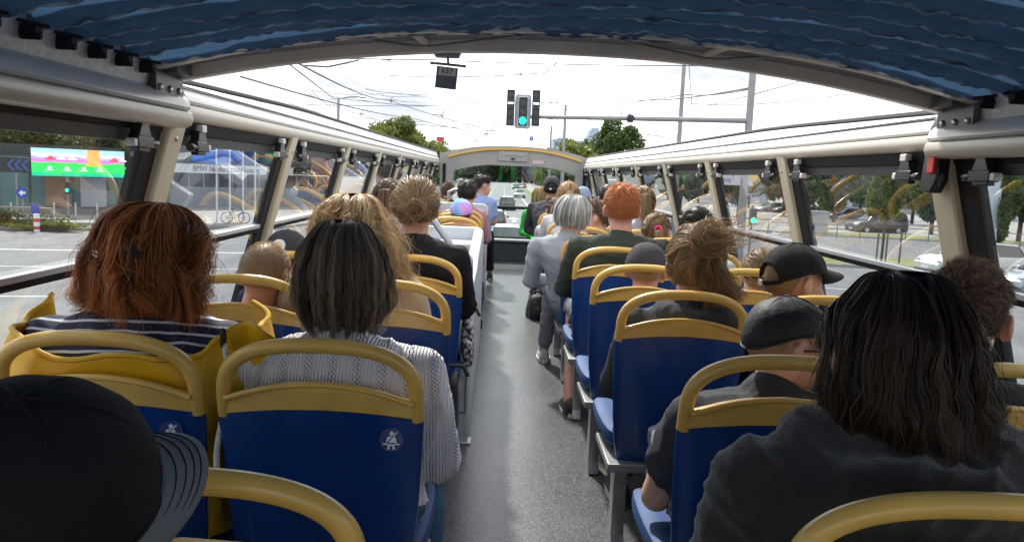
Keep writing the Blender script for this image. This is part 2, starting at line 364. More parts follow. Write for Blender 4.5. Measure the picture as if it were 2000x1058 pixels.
# brackets where roof bow meets rail
for s in (-1, 1):
    mb = MB(); mb.use(0); x = CX+s*1.03
    mb.box((x-s*.012, 1.985, .192), (.016, .16, .06)); mb.box((x-s*.03, 1.99, .232), (.05, .09, .03))
    mb.use(1)
    for k in range(3): mb.ell((x-s*.022, 1.925+k*.055, .180), (.006, .009, .009), segs=8, nr=6)
    bpart(mb, 'bow_bracket', [M['greyframe'], M['bolt']], bevel=.003)
# ---- roof bow (two arches and struts)
def archz(x, top, side, p=2.2): u = min(1, abs(x-CX)/1.09); return top-(top-side)*u**p
def arch_beam(y0f, top, side, w, h, name, m, p=2.2):
    rings = []
    for k in range(41):
        x = CX-1.08+2.16*k/40; u = abs(x-CX)/1.08; z = archz(x, top, side, p); y0 = y0f(u)
        rings.append([(x, y0-w/2, z), (x, y0+w/2, z+.004), (x, y0+w/2, z+h), (x, y0-w/2, z+h)])
    mb = MB(); mb.loft(rings); return bpart(mb, name, m, bevel=.004)
arch_beam(lambda u: 2.10-.04*u**4, .323, .188, .05, .038, 'roof_bow', M['bow'])
arch_beam(lambda u: 1.90+.04*u**4, .338, .200, .05, .035, 'roof_bow', M['bow'])
mb = MB(); mb.grid(30, 4, lambda u, v: (CX-1.07+2.14*u, 1.885+.24*v, archz(CX-1.07+2.14*u, .356, .222)+.004*sin(pi*v))); bpart(mb, 'bow_lining', M['bowdark'], solid=.004)
for s in (-1, 1):
    mb = MB(); mb.tube([(CX+s*.40, 1.92, .342), (CX+s*.37, 2.09, .338)], .011, 8); mb.box((CX+s*.40, 1.93, .350), (.06, .03, .02)); bpart(mb, 'bow_strut', M['bow'])
    mb = MB(); mb.tube([(CX+s*(.12+.5*t), 1.95+.12*t, .345-.03*(1-abs(2*t-1))+.0*t) for t in np.linspace(0, 1, 12)], .004, 6); bpart(mb, 'tension_cord', M['legm'])
# ---- folding canopy pleats
M['canopy'] = mat('navy_canopy_fabric', (.045, .095, .175), .75, var=.12, vscale=7, bump=.25, bscale=38, transl=.34)
def ctop(x): u = (x-CX)/1.06; return .335-.12*abs(u)**2.4
rgc = np.random.default_rng(3); PH = rgc.uniform(0, 6.28, (40, 8))
PROF = [(.0, 0.0), (.10, .004), (.16, .016), (.20, .030), (.30, .044), (.45, .056), (.60, .064), (.75, .066), (.88, .060), (.95, .040), (.985, .016)]
def pleat_pt(i, k, x):
    p, z = PROF[k]; yb = 1.885 - .113*i
    e = max(0, 1-z/.035)       # free lower edge is crinkled
    q = PH[i % 40]
    w = (sin(x*19+q[0])+.8*sin(x*31+q[1])+.6*sin(x*47+q[2]+2*sin(x*9)))*.5+.35*sin(x*83+q[3])
    sag = .004*sin(x*3.1+q[4])+.002*sin(x*7+q[5])
    return (x, yb-p*.113+e*.008*w, ctop(x)+z+sag+e*(.0022*sin(x*53+q[6]+1.5*sin(x*17))+.0016*sin(x*151+q[2]+2*sin(x*23)))+.0012*(1-e)*sin(x*31+q[7]))
NPL = 31; xs = np.linspace(CX-1.02, CX+1.02, 420)
mb = MB(); rows = [(i, k) for i in range(NPL) for k in range(len(PROF))]
vs = [pleat_pt(i, k, x) for (i, k) in rows for x in xs]; nx = len(xs)
mb.add(vs, [(r*nx+c, r*nx+c+1, (r+1)*nx+c+1, (r+1)*nx+c) for r in range(len(rows)-1) for c in range(nx-1)])
bpart(mb, 'folding_canopy', M['canopy'], angle=70)
M['hemglint'] = mat('hem_highlight', (.62, .74, .92), .3, col2=(.04, .08, .18), transl=.35, vscale=22, stretch=(1, 4, 4), bump=.6, bscale=60, detail=6)  # crinkle highlights of the pleat edges painted as patchy pale blue over navy
for i in range(0, 9):
    mb = MB(); mb.tube([(lambda q: (q[0], q[1]+.001, q[2]-.001))(pleat_pt(i, 0, x)) for x in xs[::1]], [.0030+.0018*sin(x*37+PH[i, 1])*sin(x*11+PH[i, 2]) for x in xs], 6); bpart(mb, 'canopy_hem', M['hemglint'])
# pleat end carriages
for s in (-1, 1):
    for i in range(7):
        y = 1.86-.113*i; x = CX+s*1.0; mb = MB(); z = .205
        x += s*.012; z += .012; mb.box((x, y, z+.005), (.035, .022, .018)); mb.tube([(x-s*.020, y, z-.006), (x+s*.02, y, z-.006)], .007, 8); mb.tube([(x-s*.03, y+.01, z+.012), (x+s*.01, y-.02, z+.018)], .004, 6)
        bpart(mb, 'canopy_carriage', M['black'], bevel=.003)
# ---- front hood, windscreen, dashboard
YF = 10.92
def hz(x, top, side, p=2.0): u = abs(x-.21)/1.05; return top-(top-side)*min(1, u)**p
def band(y0, y1, zt, zb, x0=-.80, x1=1.27, n=40):
    mb = MB(); rings = []
    for k in range(n+1):
        x = x0+(x1-x0)*k/n
        rings.append([(x, y0, zb(x)), (x, y1, zb(x)), (x, y1, zt(x)), (x, y0, zt(x))])
    return mb.loft(rings)
xc = .21
hd = bpart(band(YF-.02, YF+.35, lambda x: hz(x, .40, .265, 2.4), lambda x: .125-.16*max(0, (abs(x-xc)-.35)/.7)**1.6, -.86, 1.28), 'front_hood', M['hood'])
band(YF-.05, YF-.02, lambda x: hz(x, .372, .195, 2.3), lambda x: hz(x, .345, .170, 2.3), -.74, 1.16).build('yellow_trim', M['trimy'], hd)
mb = MB(); mb.box((xc-.03, YF-.03, .255), (.42, .02, .14)); mb.use(1); mb.box((xc-.03, YF-.042, .285), (.30, .012, .045)); mb.build('vent_panel', [M['hood'], M['panel']], hd, bevel=.004)
mb = MB(); mb.box((xc-.03, YF-.045, .222), (.05, .02, .025)); mb.build('clock', M['blackgloss'], hd)
M['notice'] = mat('pink_notice', (.55, .42, .43), .5)
mb = MB(); mb.box((.54, YF-.024, .185), (.16, .006, .055)); mb.build('notice_plate', M['notice'], hd)
for s in (-1, 1):
    xa = xc+s*1.06; xb = xc+s*.86
    mb = MB(); mb.loft([[(xa, YF-.02, z), (xb+s*(.06*abs(z+.2))-s*.05*max(0, z)/.16, YF-.025, z), (xb+s*(.08+.06*abs(z+.2)), YF+.3, z), (xa, YF+.3, z)] for z in np.linspace(-.95, .165, 9)])
    bpart(mb, 'front_pillar', M['hood'])
    mb = MB(); mb.tube([(xc+s*1.0, YF-.03, -.9), (xc+s*1.0, YF-.03, .12)], .022, 8); bpart(mb, 'pillar_seal', M['black'])
mb = MB(); mb.grid(14, 10, lambda u, v: (xc-.98+1.96*u, YF+.30+.25*sin(pi*u)-.12*v, -1.0+1.2*v)); bpart(mb, 'windscreen', M['windglass'])
M['dash'] = mat('dash_dark_carpet', (.035, .045, .048), .8, var=.3, vscale=20); M['dasht'] = mat('dash_top_grey', (.20, .23, .23), .6, var=.2)
mb = MB(); mb.box((xc, YF+.18, (FZ-.965)/2), (2.1, .34, -.965-FZ)); bpart(mb, 'dashboard', M['dash'], smooth=False, bevel=.01)
mb = MB(); mb.box((xc, YF+.18, -.950), (2.12, .42, .028)); bpart(mb, 'dashboard_top', M['dasht'], bevel=.008)
mb = MB(); mb.tube([(xc-.95, YF-.01, -.47), (xc+.95, YF-.01, -.47)], .022, 10); mb.tube([(xc-.95, YF-.01, -.9), (xc+.95, YF-.01, -.9)], .016, 8); bpart(mb, 'grab_rail', M['black'])
# ---- stair enclosure on the left
def rrect(x0, x1, z0, z1, r, n=6):
    pts = [(x0, z0), (x1, z0)]
    for k in range(n+1): a = k*pi/2/n; pts.append((x1-r+r*cos(a), z1-r+r*sin(a)))
    pts.append((x0, z1)); return pts
stair = MB(); stair.prism(rrect(-.62, -.104, FZ+.002, -.352, .05), 'y', 3.40, 3.46); pn = bpart(stair, 'stair_partition', M['white'], bevel=.008)
mb = MB(); mb.box((-.30, 3.397, -.43), (.07, .004, .045)); mb.build('notice_plate', M['panel'], pn)
mb = MB(); 
for (a, b, c, d) in ((-.24, -.12, -.60, -.595), (-.24, -.12, -1.1, -1.095)): mb.box(((a+b)/2, 3.398, (c+d)/2), (b-a, .004, .004))
for xx in (-.24, -.12): mb.box((xx, 3.398, -.85), (.004, .004, .5))
mb.build('hatch_outline', M['greyframe'], pn, smooth=False)
mb = MB(); mb.prism([(3.47, FZ+.002), (5.25, FZ+.002), (5.25, -.385), (5.13, -.385), (4.15, -.46), (4.0, -.50), (3.47, -.50)], 'x', -.16, -.10); bpart(mb, 'stair_side_wall', M['white'], bevel=.01)
mb = MB(); mb.prism(rrect(-.62, -.096, FZ+.002, -.375, .05), 'y', 5.26, 5.33); bpart(mb, 'stair_partition', M['white'], bevel=.01)
mb = MB(); mb.box((-.36, 5.10, -.49), (.50, .30, .06)); bpart(mb, 'stair_shelf', M['white'], bevel=.015)
M['steel_rail'] = mat('grey_hand_rail', (.33, .35, .37), .4, metal=.5)
mb = MB(); mb.tube([(-.47, 4.3, -.26), (-.42, 4.3, -.25), (-.37, 4.3, -.27), (-.27, 4.2, -.38), (-.262, 4.2, -.40), (-.26, 4.2, -.52)], .020, 10); bpart(mb, 'stair_hand_rail', M['steel_rail'])
mb = MB(); mb.box((-.155, 3.432, -1.245), (.13, .08, .006)); bpart(mb, 'floor_trim', M['silver'])
# second partition further forward
mb = MB(); mb.prism(rrect(-.62, -.10, FZ+.002, -.30, .06), 'y', 7.55, 7.61); pn2 = bpart(mb, 'stair_partition', M['white'], bevel=.01)
mb = MB(); mb.tube([(-.50, 7.58, -.28), (-.50, 7.58, -.20), (-.44, 7.58, -.17), (-.32, 7.58, -.19), (-.28, 7.58, -.26)], .018, 8); mb.build('partition_rail', M['steel_rail'], pn2)
# hanging number sign
sg = thing('hanging_number_sign', 'slate sign board with white plate reading 657 hanging below the roof bow', 'sign', (-.155, 2.12, CZ+.318))
mb = MB(); mb.prism([(-.04+.0, .008), (-.032, -.010), (.032, -.010), (.04, .008)], 'y', -.02, .02); mb.build('ceiling_mount', M['slate'], sg, bevel=.004)
mb = MB(); mb.tube([(.002, 0, -.008), (.004, 0, -.028)], .0035, 8); mb.build('stem', M['legm'], sg)
mb = MB(); mb.tube([(-.040, 0, -.026), (.047, 0, -.031)], .0038, 8); mb.ell((-.041, 0, -.026), (.005,)*3, segs=8, nr=6); mb.ell((.048, 0, -.031), (.005,)*3, segs=8, nr=6); mb.build('cross_bar', M['legm'], sg)
RS = Matrix.Rotation(radians(4.5), 3, 'Y')
mb = MB(); mb.box((0, 0, 0), (.058, .008, .058)); mb.xf(lambda p: RS @ p + Vector((.0, 0, -.064))); bd = mb.build('board', M['slate'], sg, bevel=.002)
mb = MB(); mb.box((.001, -.0055, .017), (.046, .003, .023)); mb.xf(lambda p: RS @ p + Vector((.0, 0, -.064))); pl = mb.build('number_plate', M['paper'], bd)
text_mesh('numerals', '657', .021, M['ink'], pl, tuple(RS @ Vector((.001, -.0075, .0165)) + Vector((0, 0, -.064))), (pi/2, radians(4.5), 0), .0004)

# ---- bags and belts in the aisle
M['bagm'] = mat('black_nylon', (.015, .015, .018), .6, bump=.4, bscale=40); M['bagp'] = mat('patterned_bag_cloth', (.60, .60, .62), .8, col2=(.03, .03, .03), vscale=60, detail=0)
def rbag(name, label, c, d, m, strap=True, rz=0):
    t = thing(name, label, 'bag', c, rz=rz); b = MB(); rings = []
    for k, (z, f) in enumerate(((0, .95), (.05, 1.02), (.35, 1.0), (.65, .90), (.85, .78), (.97, .62), (1.0, .3))):
        rings.append([(d[0]/2*f*math.copysign(abs(cos(a))**.4, cos(a))*(1+.05*sin(5*a+k)), d[1]/2*f*math.copysign(abs(sin(a))**.4, sin(a)), z*d[2]) for a in np.linspace(0, 2*pi, 25)[:-1]])
    b.loft(rings); b.build('body', m, t, angle=70)
    b = MB(); b.ell((0, -d[1]*.5, d[2]*.35), (d[0]*.34, .02, d[2]*.24)); b.build('front_pocket', m, t)
    if strap: b = MB(); b.tube([(-.05, 0, d[2]*.95), (-.03, 0, d[2]*1.12), (.03, 0, d[2]*1.12), (.05, 0, d[2]*.95)], .008, 6); b.build('handle', M['bagm'], t)
    return t
rbag('backpack', 'black backpack on the aisle floor beside the right-hand seats', (.37, 6.6, FL), (.16, .20, .21), M['bagm'], rz=.2)
rbag('shoulder_bag', 'dark bag wedged against the left aisle seat ahead of the white knit top', (-.138, 2.72, FL+.30), (.035, .15, .22), M['bagm'])
rbag('cloth_bag', 'small black and white patterned bag beside the stair partition', (-.115, 3.28, FL+.42), (.06, .16, .22), M['bagp'])
t = thing('seat_belt', 'loose black seat belt dangling into the aisle with its buckle, far left side', 'seat belt', (-.115, 5.80, FL+.42))
b = MB(); b.loft([[(x+.008*sin(k), -.02*k+y, -.055*k) for (x, y) in ((-.022, -.003), (.022, -.003), (.022, .003), (-.022, .003))] for k in range(6)]); b.build('strap', M['bagm'], t)
b = MB(); b.box((.0, -.115, -.31), (.05, .02, .075)); b.build('buckle', M['blackgloss'], t, bevel=.004)
# ================================================================== SEATS
def lean(z): return (.92-z)*.17            # local y of the back at height z
def seat_ring(z, w, th, zf=None, n=36, e=3.2, curve=.30):
    r = []
    for k in range(n):
        a = 2*pi*k/n; c, s_ = cos(a), sin(a)
        x = w*math.copysign(abs(c)**(2/e), c); y = th*math.copysign(abs(s_)**(2/e), s_)
        zz = z + (zf(x) if zf else 0)
        r.append((x, lean(zz)+y+curve*x*x, zz))
    return r
def bnd(x): return -.022*(abs(x)/.2)**2
def make_seat():
    root = thing('bus_seat', 'seat', 'seat', (0, 0, 0), group='blue and yellow seats of the upper deck')
    rings = []
    for z, w, th in ((.335, .150, .012), (.338, .160, .018), (.36, .168, .022), (.42, .178, .025), (.50, .188, .024), (.60, .196, .022), (.68, .200, .019), (.745, .203, .016)):
        rings.append(seat_ring(z, w, th))
    rings.append(seat_ring(.783, .203, .0150, bnd))
    MB().loft(rings).build('backrest', M['blue'], root, angle=60)
    rings = [seat_ring(.784, .2035, .0165, bnd), seat_ring(.80, .196, .0150, bnd)]
    def tp(x): return -.040*(abs(x)/.19)**2.0
    for z, w in ((.818, .192), (.832, .190)): rings.append(seat_ring(z, w, .013, lambda x, z=z: bnd(x)*(1-(z-.80)/.04)+tp(x)*((z-.80)/.04)))
    rings.append(seat_ring(.837, .188, .009, tp))
    MB().loft(rings).build('top_panel', M['yellow'], root, angle=60)
    pts = []; n = 40
    for k in range(n+1):
        a = pi*k/n; c, s_ = cos(a), sin(a)
        x = -.188*math.copysign(abs(c)**.80, c); z = .800+.112*abs(s_)**.72
        pts.append((x, lean(z)+.30*x*x, z))
    pts = [(-.1885, lean(.745)+.0105, .760)]+pts+[(.1885, lean(.745)+.0105, .760)]
    rr = [.0150]*len(pts)
    mb = MB(); mb.tube(pts, rr, 12)
    # moulded rim along the top of the panel
    mb.tube([(x, lean(.84)+.30*x*x-.008, .834+tp(x)) for x in np.linspace(-.182, .182, 21)], .0065, 8)
    mb.build('grab_handle', M['yellow'], root, angle=70)
    mb = MB()
    rings = []
    for y, w, z0, z1 in ((.10, .165, .385, .425), (.14, .195, .365, .430), (.30, .205, .360, .430), (.44, .205, .365, .440), (.49, .195, .375, .435), (.505, .18, .395, .42)):
        rings.append([(x, y, z) for (x, z) in ((-w, (z0+z1)/2), (-w+.012, z0+.005), (0, z0), (w-.012, z0+.005), (w, (z0+z1)/2), (w, z1+.012), (w-.02, z1+.014), (0, z1-.008), (-w+.02, z1+.014), (-w, z1+.012))])
    mb.loft(rings); mb.build('seat_pan', M['pan'], root, angle=50, subsurf=1)
    mb = MB(); mb.box((0, .20, .345), (.40, .30, .025)); mb.box((0, .085, .335), (.38, .03, .03)); mb.build('seat_frame', M['legm'], root, bevel=.004)
    for x in (-.13, .10):
        mb = MB(); mb.loft([[(x-.022, .20+d, z), (x+.022, .20+d, z), (x+.022, .27+d2, z), (x-.022, .27+d2, z)] for (z, d, d2) in ((.34, -.02, .02), (.20, 0, 0), (.05, .0, .01), (.012, -.03, .05), (.004, -.03, .05))]); mb.build('leg', M['legm'], root, bevel=.003)
    return root
seat0 = make_seat()
SEAT_USED = [False]
def place_seat(x, y, label, sticker=False):
    if not SEAT_USED[0]: o = seat0; SEAT_USED[0] = True; o.location = (x, y, FL); o['label'] = label
    else: o = copy_tree(seat0, (x, y, FL), 0, label)
    if sticker:
        zc = .725; xs_ = .142; yy = lean(zc)+.30*xs_*xs_-.0215
        bk = [c for c in o.children if c.name.startswith('backrest')][0]
        R = Matrix.Rotation(radians(-9.6), 3, 'X') @ Matrix.Rotation(radians(5), 3, 'Z')
        def T(p): return R @ Vector(p) + Vector((xs_, yy, zc))
        mb = MB(); mb.use(0); mb.loft([[(.0235*cos(2*pi*k/28), t, .0235*sin(2*pi*k/28)) for k in range(28)] for t in (0, .001)])
        mb.use(1)
        def pg(pts): mb.loft([[(a, t, b) for a, b in pts] for t in (-.0006, -.0001)])
        pg([(.0042*cos(2*pi*k/14), .0125+.0042*sin(2*pi*k/14)) for k in range(14)])
        pg([(-.0075, .006), (.002, .0075), (-.0095, -.0055), (-.010, .001)]); pg([(.0045, .0070), (.0085, .004), (.0105, -.0055), (-.0065, -.0055)])
        pg([(-.016, -.0065), (-.0095, -.0065), (-.006, -.0085), (.006, -.0085), (.010, -.0065), (.016, -.0075), (.0165, -.0095), (.009, -.0095), (.006, -.0112), (-.006, -.0112), (-.0095, -.0095), (-.016, -.0095)])
        pg([(-.006, -.0118), (-.0015, -.0118), (-.0035, -.0185), (-.008, -.0185)]); pg([(.0015, -.0118), (.006, -.0118), (.008, -.0185), (.0035, -.0185)]); pg([(.002, .0075), (.0045, .0070), (.0115, .0145), (.0095, .0155)])
        mb.xf(T); mb.build('seat_belt_sticker', [M['stick'], M['stickw']], bk, smooth=False)
    return o
LA, LW, RA, RW = -.335, -.765, .575, 1.0
ROWS_R = [.78, 1.42, 2.24, 2.90, 3.62, 4.33, 5.02, 5.70, 6.38, 7.06, 7.75, 8.5]
SR = [('unused', None) ]
RLA = ['blue and yellow seat in the bottom right corner, holding the long-haired person in charcoal hoodie',
 'blue and yellow aisle seat holding the boy in satin black cap and dark glasses',
 'blue and yellow aisle seat holding the person with the messy blond bun and dark hoodie',
 'blue and yellow aisle seat holding the small child in grey and green cap',
 'blue and yellow aisle seat holding the man with short ginger hair and dark green shirt',
 'blue and yellow aisle seat holding the white-haired woman in the grey jacket',
 'blue and yellow aisle seat directly ahead of the white-haired woman, a dark-haired child in it',
 'blue and yellow aisle seat holding the person with the pinned-up blond hair',
 'blue and yellow aisle seat holding the child with the low brown ponytail',
 'blue and yellow aisle seat holding the man in dark cap and grey-green top',
 'blue and yellow aisle seat on the right holding the blonde next to the green jacket',
 None]
RLW = ['empty seat at the right wall, next to the long-haired person in the charcoal hoodie',
 'blue and yellow window seat holding the boy with curly brown hair at the right edge',
 'blue and yellow window seat holding the man whose black cap has a buckle strap',
 'blue and yellow window seat holding the girl with light brown tied-back hair',
 'blue and yellow window seat holding the dark-haired passenger behind the pink scrunchie girl',
 'blue and yellow window seat holding the girl with the pink scrunchie',
 'blue and yellow window seat holding the passenger with long light brown ponytail by the window',
 'empty blue and yellow window seat beside the pinned-up blond hair',
 'blue and yellow window seat holding the passenger in the black knitted cap',
 'empty blue and yellow window seat on the right beside the man in the dark cap',
 'blue and yellow window seat holding the passenger in the pale blue hat', None]
for i, y in enumerate(ROWS_R):
    if RLA[i]: place_seat(RA if i else .54, y, RLA[i])
    if RLW[i]: place_seat(RW if i else .965, y, RLW[i])
LLA = {0: (.78, 'empty blue and yellow aisle seat at the bottom left, beside the corner black cap'),
 1: (1.42, 'blue and yellow aisle seat with seat-belt sticker, holding the woman in the white knit top'),
 2: (2.24, 'blue and yellow aisle seat holding the woman with long wavy blond hair and beige shirt'),
 3: (2.95, 'blue and yellow aisle seat holding the woman with twisted-up hair and dark collared jacket'),
 4: (5.62, 'blue and yellow aisle seat beyond the stair enclosure, holding the pastel tie-dye cap child'),
 5: (6.20, 'second aisle seat beyond the stair enclosure, between tie-dye cap and short black hair'),
 6: (6.80, 'blue and yellow aisle seat of the short-black-haired passenger ahead of the tie-dye cap'),
 7: (8.35, 'blue and yellow aisle seat holding the man in the light blue shirt')}
LLW = {0: (.78, 'blue and yellow seat beside the left wall holding the person in the black baseball cap'),
 1: (1.42, 'blue and yellow window seat with seat-belt sticker, holding the red-haired woman and her yellow raincoat'),
 2: (2.24, 'blue and yellow window seat holding the boy with cropped fair hair'),
 3: (2.90, 'blue and yellow window seat holding the child in dark cap with round badge'),
 4: (3.75, 'empty blue and yellow window seat left of the stair enclosure'),
 5: (4.42, 'blue and yellow window seat holding the passenger with brown ponytail'),
 6: (5.30, 'first empty blue and yellow window seat ahead of the brown ponytail'),
 7: (6.10, 'second empty blue and yellow window seat ahead of the brown ponytail'),
 8: (7.50, 'blue and yellow window seat holding the passenger in the dark cap by the left windows'),
 9: (9.3, 'blue and yellow front seat on the left holding the brown-haired passenger with pink hair tie')}
for i, (y, lb) in LLA.items(): place_seat(LA, y, lb, sticker=(i == 1))
for i, (y, lb) in LLW.items(): place_seat(LW, y, lb, sticker=(i == 1))
# ================================================================== PEOPLE
def hair_mat(name, dark, light, rough=.42, transl=.22):
    m = bpy.data.materials.new(name); m.use_nodes = True; t = m.node_tree; b = t.nodes['Principled BSDF']
    a = N(t, 'ShaderNodeAttribute'); a.attribute_name = 'tint'
    r = N(t, 'ShaderNodeValToRGB'); r.color_ramp.elements[0].color = (*dark, 1); r.color_ramp.elements[1].color = (*light, 1)
    t.links.new(a.outputs['Fac'], r.inputs[0]); t.links.new(r.outputs[0], b.inputs['Base Color'])
    b.inputs['Roughness'].default_value = rough; b.inputs['Specular IOR Level'].default_value = .35
    tr = N(t, 'ShaderNodeBsdfTranslucent'); ms = N(t, 'ShaderNodeMixShader'); ms.inputs[0].default_value = transl
    t.links.new(r.outputs[0], tr.inputs[0]); o = t.nodes['Material Output']
    t.links.new(b.outputs[0], ms.inputs[1]); t.links.new(tr.outputs[0], ms.inputs[2]); t.links.new(ms.outputs[0], o.inputs[0])
    return m
H = {'auburn': hair_mat('auburn_hair', (.05, .013, .006), (.85, .32, .09), transl=.48), 'darkbrown': hair_mat('dark_brown_hair', (.006, .004, .003), (.085, .045, .025), transl=.25),
 'black': hair_mat('black_hair', (.006, .005, .005), (.025, .018, .014)), 'greybrown': hair_mat('grey_brown_hair', (.030, .021, .016), (.38, .29, .21), transl=.35),
 'blond': hair_mat('blond_hair', (.20, .12, .05), (.70, .50, .27), transl=.3), 'dkblond': hair_mat('dark_blond_hair', (.075, .042, .018), (.50, .33, .17), transl=.3), 'brown': hair_mat('brown_hair', (.05, .026, .014), (.26, .16, .09), transl=.3),
 'ginger': hair_mat('ginger_hair', (.26, .07, .018), (.66, .24, .07), transl=.3), 'white': hair_mat('white_hair', (.30, .29, .27), (.74, .73, .70), transl=.3), 'fair': hair_mat('fair_cropped_hair', (.16, .10, .06), (.62, .45, .28), transl=.25)}
def skin_mat(name, c):
    return mat(name, c, .5, sss=.12, var=.12, vscale=30, bump=.08, bscale=220, spec=.4)
SK = [skin_mat('skin_fair', (.62, .36, .26)), skin_mat('skin_pink', (.60, .31, .23)), skin_mat('skin_tan', (.42, .23, .15))]
def clothm(name, c, var=.2, bump=.25, bs=220, sheen=.0, rough=.85, **k): return mat(name, c, rough, var=var, vscale=6, bump=bump, bscale=bs, sheen=sheen, spec=.2, **k)
CL = {'charcoal': clothm('charcoal_fleece', (.030, .029, .028), sheen=.35), 'blackt': clothm('black_cotton', (.014, .014, .017)), 'darkgrey': clothm('dark_grey_cotton', (.045, .047, .055)),
 'green': clothm('dark_green_cotton', (.045, .055, .042)), 'greyjacket': clothm('grey_jacket_cloth', (.36, .38, .42)), 'beige': clothm('beige_shirt_cloth', (.50, .42, .34)), 'lblue': clothm('light_blue_cotton', (.30, .38, .66)),
 'jeans': clothm('blue_denim', (.07, .16, .27), var=.35), 'ljeans': clothm('pale_denim', (.22, .30, .38), var=.3), 'blackj': clothm('black_trouser_cloth', (.012, .012, .014)), 'greytr': clothm('grey_trouser_cloth', (.20, .21, .24)),
 'olive': clothm('olive_brown_cloth', (.10, .08, .045)), 'navy': clothm('navy_cloth', (.02, .03, .07)), 'pink': clothm('dusty_pink_cloth', (.45, .25, .26)), 'brightgreen': clothm('bright_green_cloth', (.03, .50, .07)), 'offwhite': clothm('off_white_cloth', (.5, .52, .55)), 'teal': clothm('blue_sleeve_cloth', (.06, .22, .36)),
 'capblack': clothm('black_cap_twill', (.014, .014, .015), bump=.3, bs=400), 'capgrey': clothm('charcoal_cap_twill', (.05, .048, .055), bump=.3, bs=400), 'brim': clothm('grey_brim_fabric', (.19, .20, .21), bump=.3, bs=500), 'capnavy': clothm('dark_navy_cap_twill', (.025, .028, .04)), 'lime': clothm('lime_cap_panel', (.22, .45, .05)),
 'paleblue': clothm('pale_blue_knit', (.30, .36, .50)), 'scarf': clothm('dark_blue_scarf', (.02, .035, .075), var=.5)}
M['satin'] = mat('black_satin_nylon', (.020, .020, .023), .62, bump=.5, bscale=24, spec=.3)
def stripe_mat():
    m = mat('navy_white_stripes', (.015, .022, .06), .8, bump=.2, bscale=200); t = m.node_tree; b = t.nodes['Principled BSDF']
    c = N(t, 'ShaderNodeTexCoord').outputs['Object']; n = N(t, 'ShaderNodeTexNoise'); n.inputs['Scale'].default_value = 5; t.links.new(c, n.inputs[0])
    s = N(t, 'ShaderNodeSeparateXYZ'); t.links.new(c, s.inputs[0])
    ab = N(t, 'ShaderNodeMath', operation='MULTIPLY_ADD'); ab.inputs[1].default_value = .05; t.links.new(n.outputs[0], ab.inputs[0]); t.links.new(s.outputs[2], ab.inputs[2])
    y2 = N(t, 'ShaderNodeMath', operation='MULTIPLY_ADD'); y2.inputs[1].default_value = .25; t.links.new(s.outputs[1], y2.inputs[0]); t.links.new(ab.outputs[0], y2.inputs[2])
    mu = N(t, 'ShaderNodeMath', operation='MULTIPLY'); mu.inputs[1].default_value = 44; t.links.new(y2.outputs[0], mu.inputs[0])
    fr = N(t, 'ShaderNodeMath', operation='FRACT'); t.links.new(mu.outputs[0], fr.inputs[0])
    gt = N(t, 'ShaderNodeMath', operation='GREATER_THAN'); gt.inputs[1].default_value = .76; t.links.new(fr.outputs[0], gt.inputs[0])
    mx = N(t, 'ShaderNodeMixRGB'); mx.inputs[1].default_value = (.012, .018, .055, 1); mx.inputs[2].default_value = (.62, .64, .70, 1); t.links.new(gt.outputs[0], mx.inputs[0]); t.links.new(mx.outputs[0], b.inputs['Base Color'])
    return m
def knit_mat():
    m = mat('white_open_knit', (.88, .87, .92), .9); t = m.node_tree; b = t.nodes['Principled BSDF']
    c = N(t, 'ShaderNodeTexCoord').outputs['Object']
    s = N(t, 'ShaderNodeSeparateXYZ'); t.links.new(c, s.inputs[0])
    def wave(inp, f, ph=0.):
        a = N(t, 'ShaderNodeMath', operation='MULTIPLY_ADD'); a.inputs[1].default_value = f; a.inputs[2].default_value = ph; t.links.new(inp, a.inputs[0])
        q = N(t, 'ShaderNodeMath', operation='SINE'); t.links.new(a.outputs[0], q.inputs[0]); return q.outputs[0]
    wx_ = wave(s.outputs[0], 2*pi/.0095); wz = wave(s.outputs[2], 2*pi/.0085)
    pr = N(t, 'ShaderNodeMath', operation='MULTIPLY'); t.links.new(wx_, pr.inputs[0]); t.links.new(wz, pr.inputs[1])
    col = wave(s.outputs[0], 2*pi/.050, 1.2)
    th = N(t, 'ShaderNodeMath', operation='MULTIPLY_ADD'); th.inputs[1].default_value = -.50; th.inputs[2].default_value = .95; t.links.new(col, th.inputs[0])
    gt = N(t, 'ShaderNodeMath', operation='GREATER_THAN'); t.links.new(pr.outputs[0], gt.inputs[0]); t.links.new(th.outputs[0], gt.inputs[1])
    mx = N(t, 'ShaderNodeMixRGB'); mx.inputs[1].default_value = (.88, .87, .92, 1); mx.inputs[2].default_value = (.20, .12, .10, 1); t.links.new(gt.outputs[0], mx.inputs[0]); t.links.new(mx.outputs[0], b.inputs['Base Color'])
    bp = N(t, 'ShaderNodeBump'); bp.inputs['Strength'].default_value = .8; bp.inputs['Distance'].default_value = .004
    w3 = wave(s.outputs[0], 2*pi/.007); ad = N(t, 'ShaderNodeMath', operation='SUBTRACT'); t.links.new(w3, ad.inputs[0]); t.links.new(gt.outputs[0], ad.inputs[1])
    t.links.new(ad.outputs[0], bp.inputs['Height']); t.links.new(bp.outputs[0], b.inputs['Normal'])
    return m
CL['stripe'] = stripe_mat(); CL['knit'] = knit_mat()
